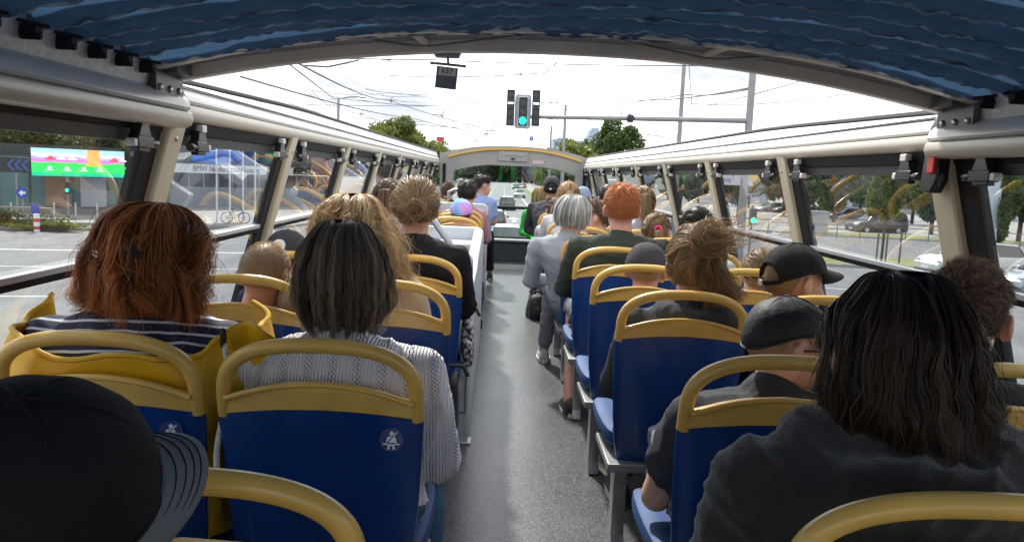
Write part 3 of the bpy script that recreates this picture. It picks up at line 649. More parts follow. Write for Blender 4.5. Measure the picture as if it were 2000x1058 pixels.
def tiedye():
    m = mat('pastel_tie_dye', (.5, .3, .7), .85); t = m.node_tree; b = t.nodes['Principled BSDF']
    n = N(t, 'ShaderNodeTexNoise'); n.inputs['Scale'].default_value = 9; t.links.new(N(t, 'ShaderNodeTexCoord').outputs['Object'], n.inputs[0])
    r = N(t, 'ShaderNodeValToRGB'); e = r.color_ramp.elements; e[0].position = .38; e[0].color = (.12, .42, .75, 1); e[1].position = .62; e[1].color = (.62, .25, .62, 1); q = e.new(.5); q.color = (.42, .38, .75, 1)
    t.links.new(n.outputs[0], r.inputs[0]); t.links.new(r.outputs[0], b.inputs['Base Color']); return m
CL['tiedye'] = tiedye()
M['eye'] = mat('eye_white', (.7, .7, .68), .2); M['iris'] = mat('iris_dark', (.03, .02, .015), .15)
M['shoe'] = mat('black_shoe', (.02, .02, .02), .6, bump=.1); M['sole'] = mat('white_sole', (.55, .55, .52), .6); M['gshoe'] = mat('grey_shoe', (.35, .36, .38), .7, bump=.2)

# ---- strands
def strands(P, W, tint, name, m, parent, loc, rot, shell=None):
    """P (N,K,3) paths in head space, W (N,) widths -> one hair mesh of thin tapered ribbons plus the scalp shell"""
    n, k, _ = P.shape
    T = np.gradient(P, axis=1); T /= np.linalg.norm(T, axis=2, keepdims=True)+1e-9
    Nn = P.copy(); Nn[:, :, 2] *= .5; Nn /= np.linalg.norm(Nn, axis=2, keepdims=True)+1e-9
    Nn += RNG.normal(0, .45, (n, 1, 3))
    S = np.cross(T, Nn); S /= np.linalg.norm(S, axis=2, keepdims=True)+1e-9
    tp = np.linspace(0, 1, k); w = (W[:, None]*(.55+.45*np.sin(np.clip(tp*1.25+.15, 0, 1)*pi))[None, :]*np.where(tp > .75, 1-(tp-.75)*3.2, 1.))[:, :, None]
    A = P-S*w/2; B = P+S*w/2
    V = np.stack([A, B], axis=2).reshape(-1, 3)
    base = (np.arange(n)*k*2)[:, None]+(np.arange(k-1)*2)[None, :]
    F = np.stack([base, base+1, base+3, base+2], axis=2).reshape(-1, 4)
    tn = np.repeat(tint, k-1)
    if shell is not None:
        sv, sf, st = shell; F = np.concatenate([F, np.array(sf)+len(V)]); V = np.concatenate([V, np.array(sv)]); tn = np.concatenate([tn, np.full(len(sf), st)])
    me = bpy.data.meshes.new(name); nv, nf = len(V), len(F)
    me.vertices.add(nv); me.vertices.foreach_set('co', V.astype(np.float32).ravel())
    me.loops.add(nf*4); me.loops.foreach_set('vertex_index', F.astype(np.int32).ravel())
    me.polygons.add(nf); me.polygons.foreach_set('loop_start', np.arange(nf, dtype=np.int32)*4); me.polygons.foreach_set('loop_total', np.full(nf, 4, dtype=np.int32))
    me.polygons.foreach_set('use_smooth', [True]*nf)
    me.update(calc_edges=True)
    at_ = me.attributes.new('tint', 'FLOAT', 'FACE'); at_.data.foreach_set('value', np.clip(tn, 0, 1).astype(np.float32))
    me.materials.append(m)
    o = bpy.data.objects.new(name, me); COL.objects.link(o); o.parent = parent; o.location = loc
    o.rotation_mode = 'QUATERNION'; o.rotation_quaternion = rot.to_quaternion(); return o
CR = np.array([.082, .103, .103]); CC = np.array([0, -.010, .022])      # skull with a little hair on it
def sm(a, b, x): t = np.clip((x-a)/(b-a), 0, 1); return t*t*(3-2*t)
def gridfaces(nu, nv, wrap=False):
    f = []
    for i in range(nu-1+(1 if wrap else 0)):
        for j in range(nv-1): f.append((i*nv+j, ((i+1) % nu)*nv+j, ((i+1) % nu)*nv+j+1, i*nv+j+1))
    return f
def hair_long(parent, loc, rot, hs, m, n=2600, w=.0017, prof=None, face=105, wave=0., wavef=3., jit=.006, lock=60, lockk=.5, shellt=.35, wind=(0, 0, 0), tipvar=.15, part=.015, flare=.0, tl=(.0, 1.), K=18, minlen=.6, fly=.03):
    prof = np.array(prof if prof is not None else hprof(.094, .112, .108, [(-.03, .097, .115), (-.09, .10, .110), (-.15, .105, .105)]))
    s = np.linspace(0, 1, K); ps = np.linspace(0, 1, len(prof))
    def curve(t):
        # smooth interpolation through the profile
        tt = np.clip(t, 0, 1)*(len(prof)-1); i = np.clip(tt.astype(int), 0, len(prof)-2); f = tt-i; o = []
        for c in range(3):
            p = prof[:, c]; m_ = np.gradient(p); a, b = p[i], p[i+1]; ma, mb_ = m_[i], m_[i+1]
            o.append((2*f**3-3*f**2+1)*a+(f**3-2*f**2+f)*ma+(-2*f**3+3*f**2)*b+(f**3-f**2)*mb_)
        return o
    def path(phi, t, dr):
        z, rx, ry = curve(t); fa = radians(face); a = np.abs(phi)
        s_ = sm(.22, .62, t); tgt = np.minimum(a, fa*(.35+.65*a/pi)+0*a); ae = np.where(a > fa*.8, a*(1-s_)+tgt*s_, a); ph = np.sign(phi)*ae
        front = np.clip(-np.cos(ph), 0, 1)
        r_y = ry*(1-.12*front)
        x = np.sin(ph)*(rx+dr)+np.sign(phi)*part*(1-sm(0, .3, t)); y = -np.cos(ph)*(r_y+dr)-.010
        x = x*(1+flare*sm(.6, 1, t)); return np.stack([x, y, z+0*x], -1)
    phi = RNG.uniform(-pi, pi, n); L_ = np.clip(RNG.normal(1-tipvar/2, tipvar/2, n), .3, 1.03)
    lk = np.linspace(-pi, pi, lock)+RNG.normal(0, .04, lock); li = np.argmin(np.abs(phi[:, None]-lk[None]), 1); loff = RNG.normal(0, 1, (lock, 4))
    L_ = L_*(1+.06*loff[li, 0])
    t = s[None]*L_[:, None]+RNG.uniform(0, .10, n)[:, None]*(1-s[None])
    ph = phi[:, None]*(1-lockk*s[None]**1.3)+lk[li][:, None]*lockk*s[None]**1.3
    dr = (RNG.uniform(-1, .9, n)*jit)[:, None]+(loff[li, 1]*jit*1.0)[:, None]*s[None]**1.2
    P = path(ph, t, dr)
    if wave:
        q = (loff[li, 2]*2)[:, None]+RNG.normal(0, .35, n)[:, None]; a_ = wave*sm(.12, .6, s)[None]
        P[..., 0] += a_*np.sin(2*pi*wavef*s[None]+q); P[..., 1] += a_*np.cos(2*pi*wavef*s[None]*.9+q*1.3); P[..., 2] += .6*a_*np.sin(2*pi*wavef*s[None]*1.1+q*2)
    P += np.array(wind)[None, None]*(sm(.45, 1, s)[None, :, None])*RNG.uniform(.2, 1.2, (n, 1, 1))
    for _ in range(3):     # soft coherent waves so neighbouring hairs move together
        k1 = RNG.normal(0, 1, 3)*55; am = sm(.1, .8, s)[None, :, None]*RNG.normal(0, 1, 3)*max(.0022, jit*.28); P = P+np.sin(P @ k1+RNG.uniform(0, 6))[..., None]*am
    # fly-away hairs
    fl = RNG.random(n) < fly; P[fl] += RNG.normal(0, .030, (fl.sum(), 1, 3))*(s[None, :, None]**1.5)
    tint = np.clip(.48+.26*loff[li, 3]+RNG.normal(0, .22, n), 0, 1)
    nu, nv = 49, 14; pu = np.linspace(-pi, pi, nu); sv = []
    for a in pu:
        pp = path(np.full(nv, a), np.linspace(0, .93, nv), np.full(nv, -jit*1.4-.003)); sv.extend(pp)
    return strands(P*hs, np.full(n, w)*RNG.uniform(.6, 1.3, n), tint, 'hair', m, parent, loc, rot, (np.array(sv)*hs, gridfaces(nu, nv), shellt))
def hprof(RX, RY, RZ, tail): return [(.022+RZ*sin(radians(e)), RX*cos(radians(e)), RY*cos(radians(e))) for e in (90, 68, 48, 28, 8)]+list(tail)
def dirs(az, el): return np.stack([np.sin(az)*np.cos(el), -np.cos(az)*np.cos(el), np.sin(el)], -1)   # az 0 = back of head
def slerp(a, b, t):
    d = np.clip((a*b).sum(-1, keepdims=True), -1, 1); th = np.arccos(d)+1e-6
    return (np.sin((1-t)*th)*a+np.sin(t*th)*b)/np.sin(th)
def hairline_el(az):
    a = np.abs(az); return np.interp(a, [0, 1.0, 1.22, 1.36, 1.80, 1.95, 2.4, pi], [-.62, -.60, -.25, .18, .22, .05, .42, .62])
def scalp_shell(th, low=0.):
    nu, nv = 49, 12; sv = []
    for a in np.linspace(-pi, pi, nu):
        e0 = float(hairline_el(np.array([a]))[0])+low
        for e in np.linspace(e0, pi/2, nv): sv.append(dirs(np.array(a), np.array(e))*(CR+th)+CC)
    return sv, gridfaces(nu, nv)
def hair_updo(parent, loc, rot, hs, m, kind='bun', pole=(0.0, .25), n=1500, w=.0016, th=.006, nt=500, size=.034, tail=None, messy=.004, shellt=.4, fly=.04, bunoff=.018, wind=(0, 0, 0), loose=0):
    K = 12; s = np.linspace(0, 1, K)
    az = RNG.uniform(-pi, pi, n); el = hairline_el(az)+np.where(RNG.random(n) < .5, 0, RNG.uniform(0, 1.2, n))
    b = dirs(np.array(pole[0]), np.array(pole[1])); a = dirs(az, el)
    D = slerp(a[:, None, :], b[None, None, :], s[None, :, None]*.97)
    lock = 40; li = (az*lock/6.3).astype(int) % lock; lo = RNG.normal(0, 1, (lock, 3))
    D = D+np.cross(b[None, None], D)*((.16+.16*lo[li, 2]+RNG.normal(0, .06, n))[:, None]*np.sin(pi*s)[None])[..., None]+np.cross(b[None, None], D)*((lo[li, 0]*.07)[:, None]*np.sin(3*pi*s)[None])[..., None]; D /= np.linalg.norm(D, axis=2, keepdims=True)
    R = th+RNG.uniform(-.5, 1, n)[:, None]*messy+(lo[li, 0]*messy*.6)[:, None]*np.sin(pi*s)[None]
    P = D*(CR[None, None]+R[..., None])+CC
    P += (RNG.normal(0, 1, (n, 1, 3))*messy*.6)*np.sin(pi*s)[None, :, None]
    fl = RNG.random(n) < fly; P[fl] += RNG.normal(0, .008, (fl.sum(), 1, 3))*np.sin(pi*s)[None, :, None]
    tint = np.clip(.45+.26*lo[li, 1]+RNG.normal(0, .22, n), 0, 1); W = np.full(n, w)
    B = b*(CR+th+bunoff)+CC
    allP, allW, allT = [P], [W], [tint]
    if kind == 'bun':
        u = RNG.uniform(0, 2*pi, nt); rr = size*np.sqrt(RNG.uniform(.1, 1, nt)); X = np.array([1, 0, 0.]) - b*b[0]; X /= np.linalg.norm(X); Y = np.cross(b, X)
        q = u[:, None]+s[None]*RNG.uniform(1.2, 4.5, nt)[:, None]; hgt = RNG.uniform(-.6, 1.0, nt)*size*.62
        rad = rr[:, None]*(1-.25*s[None]*RNG.uniform(0, 1, nt)[:, None]); env = np.sqrt(np.clip(1-(hgt/size)**2, .2, 1))[:, None]
        Q = B+(np.cos(q)*rad*env)[..., None]*X+(np.sin(q)*rad*env)[..., None]*Y+hgt[:, None, None]*b
        Q += RNG.normal(0, size*.10, (nt, 1, 3))+RNG.normal(0, size*.05, (nt, K, 3))
        esc = RNG.random(nt) < .06; Q[esc] += (RNG.normal(0, size*.55, (esc.sum(), 1, 3))+np.array(wind)*2.0)*s[None, :, None]**1.6
        allP.append(Q); allW.append(np.full(nt, w)); allT.append(np.clip(.55+RNG.normal(0, .25, nt), 0, 1))
    if tail is not None:
        tail = np.array(tail); u = RNG.uniform(0, 2*pi, nt); rr = np.sqrt(RNG.uniform(0, 1, nt)); ts = np.linspace(0, 1, len(tail)); L_ = RNG.uniform(.75, 1, nt); tt = s[None]*L_[:, None]
        cx, cy, cz, cr = [np.interp(tt, ts, tail[:, c]) for c in range(4)]
        Q = np.stack([cx+np.cos(u)[:, None]*rr[:, None]*cr, cy+np.sin(u)[:, None]*rr[:, None]*cr, cz], -1)
        Q += np.array(wind)[None, None]*(s[None, :, None]**2)*RNG.uniform(0, 1.5, (nt, 1, 1))+RNG.normal(0, .006, (nt, 1, 3))*s[None, :, None]
        allP.append(Q); allW.append(np.full(nt, w)); allT.append(np.clip(.5+RNG.normal(0, .25, nt), 0, 1))
    if loose:
        az = RNG.uniform(-1.9, 1.9, loose); a = dirs(az, hairline_el(az)+RNG.uniform(-.05, .5, loose)); st = a*(CR+.004)+CC
        en = st+a*RNG.uniform(.0, .018, (loose, 1))+np.stack([RNG.normal(0, .02, loose), RNG.normal(0, .015, loose), -RNG.uniform(.02, .10, loose)], -1)+np.array(wind)*RNG.uniform(.3, 1.6, (loose, 1))
        tt = s[None, :, None]; Q = st[:, None]*(1-tt)+en[:, None]*tt+a[:, None]*np.sin(pi*tt)*.012+RNG.normal(0, .002, (loose, K, 3))
        allP.append(Q); allW.append(np.full(loose, w*.55)); allT.append(np.clip(.7+RNG.normal(0, .2, loose), 0, 1))
    sv, sf = scalp_shell(th-.004)
    sv = list(sv)
    if kind == 'bun':     # solid heart of the bun
        o0 = len(sv); nu, nv = 16, 9
        for i in range(nu):
            for j in range(nv):
                p = 2*pi*i/nu; t_ = -pi/2+pi*j/(nv-1); sv.append(B+size*.78*np.array([cos(p)*cos(t_), sin(p)*cos(t_), sin(t_)]))
        sf = sf+[tuple(q+o0 for q in f) for f in gridfaces(nu, nv, True)]
    if tail is not None:
        o0 = len(sv); nu = 12; nv = len(tail)
        for i in range(nu):
            for j in range(nv): p = 2*pi*i/nu; sv.append(np.array([tail[j][0]+cos(p)*tail[j][3]*.6, tail[j][1]+sin(p)*tail[j][3]*.6, tail[j][2]]))
        sf = sf+[tuple(q+o0 for q in f) for f in gridfaces(nu, nv, True)]
    return strands(np.concatenate(allP)*hs, np.concatenate(allW)*RNG.uniform(.6, 1.3, sum(len(x) for x in allW)), np.concatenate(allT), 'hair', m, parent, loc, rot, (np.array(sv)*hs, sf, shellt))
def hair_short(parent, loc, rot, hs, m, n=3000, w=.0013, ln=.02, th=.004, up=.4, messy=.5, curl=0., low=0., shellt=.3, topf=1.0, K=6, elmin=None, flow=None):
    s = np.linspace(0, 1, K)
    az = RNG.uniform(-pi, pi, n); e0 = hairline_el(az)+low; el = np.arcsin(np.sin(e0)+(1-np.sin(e0))*RNG.random(n))
    a = dirs(az, el); st = a*(CR+th-.004)+CC
    top = np.clip((el+.1)/1.2, 0, 1); length = ln*(.35+.65*top*topf)*RNG.uniform(.7, 1.2, n)
    down = np.stack([0*az, .25+0*az, -1+0*az], -1); down = down-a*(down*a).sum(-1, keepdims=True)
    if flow is not None: fl = np.array(flow)[None]; fl = fl-a*(fl*a).sum(-1, keepdims=True); down = down*(1-top[:, None])+fl*top[:, None]
    down /= np.linalg.norm(down, axis=1, keepdims=True)+1e-6
    cell = np.round(a*9+.3*np.sin(a*17)); hsh = np.sin(cell @ np.array([12.9, 78.2, 37.7]))*43758.5; hsh = hsh-np.floor(hsh); clump = np.stack([np.sin(hsh*17), np.cos(hsh*31), np.sin(hsh*47)], -1)
    d = a*up+down*(1-up)+RNG.normal(0, .25*messy, (n, 3))+clump*messy*.5; d /= np.linalg.norm(d, axis=1, keepdims=True)
    P = st[:, None]+d[:, None]*length[:, None, None]*s[None, :, None]-a[:, None]*0
    P += (down*1.0)[:, None]*(length*.35)[:, None, None]*(s[None, :, None]**2)
    if curl:
        q = hsh*6.28*3; P[..., 0] += curl*np.sin(2*pi*1.3*s[None]+q[:, None])*s[None]; P[..., 2] += curl*np.cos(2*pi*1.3*s[None]+q[:, None])*s[None]; P[..., 1] += curl*np.sin(2*pi*1.1*s[None]+2*q[:, None])*s[None]
    tint = np.clip(.5+.4*(top-.5)+.35*(hsh-.5)+RNG.normal(0, .22, n), 0, 1)
    sv, sf = scalp_shell(th-.002, low)
    return strands(P*hs, np.full(n, w)*RNG.uniform(.7, 1.3, n), tint, 'hair', m, parent, loc, rot, (np.array(sv)*hs, sf, shellt))

# ---- caps
def make_cap(parent, loc, rot, hs, m, brim_m=None, back=False, panel=None, button=True, fit=1.0, pkl=.072, deep=0., seams=False, tiltback=0., lowback=.0, eyelets=True):
    """baseball cap in head space, peak towards +Y"""
    R = (CR+.009)*fit; zc = CC+np.array([0, 0, .002]); T = Matrix.Rotation(tiltback, 4, 'X')
    nu, nv = (120, 32) if back else (60, 14)
    def low(az): return .20-deep-.40*max(0, cos(az))**1.2*(1+lowback)      # az 0 = back: the band sits lower behind
    mb = MB(); vs, fs = [], []
    for i in range(nu):
        az = -pi+2*pi*i/nu
        for j in range(nv):
            e = low(az)+(pi/2-low(az))*j/(nv-1); d = dirs(np.array(az), np.array(e)); seam = 1+.014*sin(3*az+4*e)*sin(2.3*az-5*e+1)*cos(e)+.008*sin(9*az+7*e)*cos(e)
            flat = 1-.05*max(0, sin(e))**6; q = d*R*np.array([1, 1, 1.02])*seam*flat+zc; vs.append(tuple(q))
    for i in range(nu):
        az = -pi+2*pi*(i+.5)/nu
        for j in range(nv-1):
            if back and abs(az) < .62 and j < .30*nv*sqrt(max(0, 1-(az/.62)**2)): continue
            k = (i+1) % nu; fs.append((i*nv+j, k*nv+j, k*nv+j+1, i*nv+j+1))
            mb.mi.append(1 if (panel and (az > .35 and az < 2.9)) else 0)
    mb.v = vs; mb.f = fs
    crown = mb.build('crown', [m, panel] if panel else m, None, smooth=True, angle=80, solid=.002)
    objs = [crown]
    # band
    b = MB(); b.tube([tuple(dirs(np.array(az), np.array(low(az)))*R*1.004+zc) for az in np.linspace(-pi, pi, 61)[:-1]], .0035, 6, closed=True); objs.append(b.build('band', m, None))
    # peak
    b = MB(); nu2, nv2 = 21, 8
    def pk(u, v):
        az = pi+(u-.5)*2.15; d = dirs(np.array(az), np.array(.20-deep)); p0 = d*R*.99+zc; k = sin(pi*u)**.55
        x = p0[0]*(1+.02*v); y = p0[1]+pkl*v*k+.004*v; z = p0[2]+.006-.016*v-.22*abs(p0[0])**1.0*.20*(1+v)-4.5*x*x*.55*(.25+v)
        return (x, y, z)
    b.grid(nu2, nv2, pk); objs.append(b.build('peak', brim_m or m, None, solid=.004, angle=80))
    for q in (.35, .55, .72, .86):
        b2 = MB(); b2.tube([(lambda p: (p[0], p[1], p[2]+.0028))(pk(u, q)) for u in np.linspace(.06, .94, 24)], .0007, 4)
        objs.append(b2.build('stitching', m, None))
    if button:
        b = MB(); top = (dirs(np.array(0.), np.array(pi/2))*R*np.array([1, 1, .972])+zc); b.ell(tuple(top), (.008, .008, .005), segs=12, nr=6); objs.append(b.build('button', m, None))
    if seams:
        for k in range(6):
            az = pi/6*(2*k+1); b = MB(); b.tube([tuple(dirs(np.array(az), np.array(e))*R*1.006+zc) for e in np.linspace(low(az if az <= pi else az-2*pi)+(.45 if back and abs(az-pi*2*round(az/2/pi)) < .6 else 0), pi/2-.05, 12)], .0011, 5); objs.append(b.build('panel_seam', m, None))
    if eyelets:
        for az in (-pi+.52, -pi/2, -.52, .52, pi/2, pi-.52):
            if back and abs(az) < 1: continue
            b = MB()
            d = dirs(np.array(az), np.array(.72)); c = Vector(d*R*1.0+zc); nrm = Vector(d/R).normalized(); x = nrm.orthogonal().normalized(); y = nrm.cross(x)
            b.tube([c+(x*cos(2*pi*k/10)+y*sin(2*pi*k/10))*.0038 for k in range(10)], .0013, 5, closed=True); objs.append(b.build('eyelet', m, None))
    if back:
        b = MB(); b.tube([tuple(dirs(np.array(az), np.array(low(az)))*(R+.002)+zc) for az in np.linspace(-.75, .75, 16)], .003, 6, rz=.009); objs.append(b.build('strap', m, None))
        b = MB(); d = dirs(np.array(-.1), np.array(low(0.)))*(R+.006)+zc; b.box(tuple(d), (.020, .005, .018)); objs.append(b.build('buckle', M['silver'], None, bevel=.001))
    root = objs[0]; root.name = 'cap'
    root.parent = parent; root.location = loc; root.rotation_mode = 'QUATERNION'; root.rotation_quaternion = (rot @ T.to_3x3()).to_quaternion(); root.scale = (hs, hs, hs)
    for o in objs[1:]: o.parent = root
    return root

# ---- bodies
def head_prims(mb, HM, hs, ears=True):
    s0 = len(mb.v); t = MB()
    t.ell((0, -.010, .024), (.074, .092, .091)); t.ell((0, .030, -.030), (.060, .060, .082)); t.ell((0, .048, -.078), (.040, .042, .032)); t.ell((0, .005, -.055), (.058, .058, .05))
    t.capsule((0, .086, .006), (0, .108, -.030), .009, .0125, 8, 3); t.ell((0.011, .100, -.034), (.009, .010, .007), segs=8, nr=6); t.ell((-.011, .100, -.034), (.009, .010, .007), segs=8, nr=6)
    t.capsule((-.036, .076, .024), (.036, .076, .024), .013, .013, 8, 3); t.capsule((-.018, .088, -.060), (.018, .088, -.060), .007, .007, 8, 3); t.capsule((-.014, .087, -.071), (.014, .087, -.071), .007, .007, 8, 3)
    t.ell((.036, .066, -.030), (.022, .022, .022), segs=10, nr=6); t.ell((-.036, .066, -.030), (.022, .022, .022), segs=10, nr=6)
    if ears:
        for s in (-1, 1):
            R = Matrix.Rotation(s*radians(28), 3, 'Z')
            t.ell((s*.086, -.012, -.002), (.0085, .021, .034), R, 12, 8)
            for k in range(7):
                a = -2.0+k*.62; t.ell((s*.092, -.016-.016*cos(a*.8)*.9, -.000+.027*sin(a*.55)), (.006, .006, .007), None, 8, 5)
            t.ell((s*.078, -.002, -.030), (.006, .008, .010), None, 8, 5)
    t.capsule((0, -.012, -.05), (0, -.035, -.175), .054, .060, 16, 4)
    mb.add([HM @ Vector((p[0]*hs, p[1]*hs, p[2]*hs)) for p in t.v], t.f)
def finger(t, a, d, l, r, bend, side):
    p = Vector(a); d = Vector(d).normalized(); k = Vector(side)
    for i, f in enumerate((.42, .32, .26)):
        q = p+d*l*f; t.capsule(p, q, r*(1-.1*i), r*(.92-.1*i), 8, 3); p = q; d = (Matrix.Rotation(bend, 3, k) @ d).normalized()
def hand_prims(t, wrist, fwd, up, s):
    """palm, four fingers, thumb; fwd along the forearm, up = back of the hand"""
    f = Vector(fwd).normalized(); u = Vector(up); u = (u-f*u.dot(f)).normalized(); x = f.cross(u); w = Vector(wrist)
    for k in range(4):
        o = (k-1.5)*.019*s; t.capsule(w+f*.015*s+x*o*.6, w+f*.078*s+x*o, .013*s, .0105*s, 8, 3)
        finger(t, w+f*.080*s+x*o*1.08, f+x*(k-1.5)*.07-u*.12, (.070, .078, .074, .058)[k]*s, .0082*s, -.42, x)
    finger(t, w+f*.022*s-x*.030*s, f*.7-x*.75-u*.2, .062*s, .0098*s, -.25, x)
def person(x, ys, head, hs, label, yaw=0, pitch=-4, tilt=0, shirt='blackt', sleeve=1.0, trousers='jeans', skin=0, bw=1.0, vox=.0075, hair=None, cap=None, shoes='shoe', hood=False,
           elbow=(0, 0), wrinkle=.005, ears=True, eyes=False, armdir=None, legs=True, shorts=False, collar=None, lapfwd=0., shup=0., foot=None, disp=None, scarf=None, kid=False):
    """x, ys: seat centre and backrest position; head: (x, y, z) top of the skull relative to the phone height"""
    root = thing('person', label, 'person', (x, ys, FL)); q = 1.0 if not kid else .86
    hc = Vector((head[0]-x, head[1]-ys, head[2]+CZ-FL-.128*hs))
    HR = Matrix.Rotation(radians(yaw), 3, 'Z') @ Matrix.Rotation(radians(pitch), 3, 'X') @ Matrix.Rotation(radians(tilt), 3, 'Y')
    HM = Matrix.Translation(hc) @ HR.to_4x4()
    neck = HM @ Vector((0, -.030*hs, -.165*hs)); hip = Vector((0, .235, .50))
    zs = neck.z+.022*q+shup; zs = max(zs, .60); sx = .178*bw*q; sh = Vector((neck.x*.92, max(neck.y*.8+.035, .150), zs))
    B = MB(); head_prims(B, HM, hs, ears)
    def tor(mb, inf):
        rings = []
        for f, rx, ry, dy in ((0, .165, .115, 0), (.25, .150, .105, -.02), (.5, .155, .108, -.03), (.75, .170, .110, -.025), (.92, .172, .092, -.005), (1.0, .135, .066, 0), (1.05, .080, .056, .0)):
            c = hip.lerp(sh, f); ax = rx*bw*q+inf; ay = ry*q*.95+inf
            rings.append([(c.x+ax*math.copysign(abs(cos(2*pi*k/28))**.85, cos(2*pi*k/28)), c.y+dy+ay*sin(2*pi*k/28), c.z+(inf*.6 if f > .95 else 0)) for k in range(28)])
        mb.loft(rings)
    tor(B, 0)
    J = []
    for i, s in enumerate((-1, 1)):
        a = sh+Vector((s*(sx-.018), .0, -.050*q)); e = sh+Vector((s*(sx+.015*q+elbow[i]), .06, -.26*q)); wv = Vector((sh.x*.4+s*.10, .42*q+.03, max(.60, e.z-.06)))
        if armdir and armdir[i]: wv = Vector(armdir[i])
        J.append((a, e, wv)); B.capsule(a, e, .046*q*sqrt(bw), .038*q, 14); B.capsule(e, wv, .038*q, .026*q, 14)
        hand_prims(B, wv, (wv-e), (0, 0, 1), .95*q)
    K_ = []
    for s in (-1, 1):
        h = Vector((s*.085*q, .20, .49)); k = Vector((s*.10*q, .20+.40*q, .50*q+.03)); an = Vector((s*.10*q, .20+.40*q-.02, .085))
        if foot and (foot[0] < 0) == (s < 0): an.x = foot[0]; an.y = foot[1]; k.x = foot[0]*.8
        K_.append((h, k, an))
        if legs: B.capsule(h, k, .072*q, .052*q, 14); B.capsule(k, an, .050*q, .034*q, 14); B.capsule(an, an+Vector((0, .10, -.045)), .035*q, .028*q, 10)
    body = mesh_obj('body', smooth_mesh(B, vox, 4), SK[skin], root)
    # top garment
    g = MB(); tor(g, .012); wr = disp if disp is not None else wrinkle
    for (a, e, wv) in J:
        g.capsule(a+Vector((0, 0, .004)), e, .058*q*sqrt(bw), .051*q, 14)
        if sleeve > .6: ee = e.lerp(wv, .92); g.capsule(e, ee, .050*q, .037*q, 14)
        elif sleeve > .3: pass
    if sleeve <= .3:
        g = MB(); tor(g, .012)
        for (a, e, wv) in J: g.capsule(a+Vector((0, 0, .004)), a.lerp(e, .6), .060*q, .058*q, 14)
    nk = HM @ Vector((0, -.03*hs, -.150*hs))
    g.capsule(sh+Vector((0, 0, .0)), sh.lerp(nk, .75), .075*q, .062*q, 16)
    if hood:
        hk = float(hood)
        for k in range(25):
            a = -pi*.80+k*pi*1.6/24; c = nk+Vector((.092*sin(a)*hk, -.022-.078*cos(a)*(.7+.3*hk), .004+.012*abs(a)+.012*sin(k*.7)*(hk-1)*3)); g.ell(c, (.042*hk, .038, .036*hk), Matrix.Rotation(.3*sin(k*.8), 3, 'Y'), 10, 8)
        g.ell(nk+Vector((0, -.085, -.060)), (.115*bw, .050, .075), None, 18, 12); g.ell(nk+Vector((0, -.060, -.105)), (.10, .05, .08), None, 18, 12)
    gm = mesh_obj({'jacket': 'jacket'}.get(shirt, 'hoodie' if hood else 'shirt'), smooth_mesh(g, max(vox, .009), 14 if hood else 6, wr, .13, int(abs(x*100)+ys*31)), CL[shirt] if isinstance(shirt, str) else shirt, root)
    if legs:
        g = MB(); g.ell(hip+Vector((0, 0, .0)), (.175*q*bw, .125, .09), None, 20, 12)
        for (h, k, an) in K_:
            g.capsule(h, k, .086*q, .066*q, 14)
            if not shorts: g.capsule(k, an.lerp(k, .12), .064*q, .050*q, 14)
        mesh_obj('shorts' if shorts else 'trousers', smooth_mesh(g, .013, 4, .010, .11, 5+int(ys*7)), CL[trousers], root)
        for (h, k, an) in K_:
            b = MB(); b.use(0)
            rings = []
            for yy, w_, z1 in ((-.065, .026, .055), (-.04, .036, .090), (.02, .038, .085), (.07, .043, .062), (.13, .046, .048), (.175, .038, .034), (.19, .02, .024)):
                rings.append([(an.x+w_*cos(t)*q, an.y+yy*q, .012+max(0, sin(t))*z1*q) for t in np.linspace(0, 2*pi, 17)[:-1]])
            b.loft(rings); b.use(1); b.loft([[(an.x+w2*cos(t)*q, an.y+(.062+.132*sin(t))*q, z) for t in np.linspace(0, 2*pi, 25)[:-1]] for z, w2 in ((.002, .045), (.024, .047))])
            b.build('shoe', [M[shoes], M['sole']], root, angle=60)
    if eyes:
        for s in (-1, 1):
            b = MB(); b.use(0); b.ell(HM @ Vector((s*.030*hs, .0690*hs, .004*hs)), (.0112*hs,)*3, None, 12, 8); b.use(1); b.ell(HM @ Vector((s*.030*hs, .0768*hs, .004*hs)), (.0048*hs,)*3, None, 10, 6); b.build('eye', [M['eye'], M['iris']], root)
    if hair: hair(root, hc, HR, hs)
    if cap: cap(root, hc, HR, hs)
    if scarf:
        b = MB()
        for k in range(3): b.tube([nk+Vector((.082*sin(t), .010-.075*cos(t), .012-.02*k+.008*sin(3*t+k))) for t in np.linspace(0, 2*pi, 25)[:-1]], .017, 8, closed=True)
        mesh_obj('scarf', smooth_mesh(b, .006, 2, .006, .04, 3), CL[scarf], root)
    return root, HM, hc, HR, nk, sh
def glasses(root, HM, hs, m):
    b = MB()
    for s in (-1, 1):
        b.tube([HM @ Vector((hs*(s*.033+.026*cos(a)), hs*(.098-.006*abs(cos(a))), hs*(.004+.019*sin(a)))) for a in np.linspace(0, 2*pi, 20)[:-1]], .0022, 6, closed=True)
        b.tube([HM @ Vector((hs*s*.060, hs*.092, hs*.010)), HM @ Vector((hs*s*.080, hs*.04, hs*.012)), HM @ Vector((hs*s*.084, -.008*hs, hs*.010)), HM @ Vector((hs*s*.082, -.022*hs, -hs*.008))], .0024, 6)
    b.tube([HM @ Vector((-.008*hs, .104*hs, .010*hs)), HM @ Vector((.008*hs, .104*hs, .010*hs))], .002, 6); return b.build('glasses', m, root)
M['specs'] = mat('dark_spectacle_frame', (.02, .018, .02), .25)

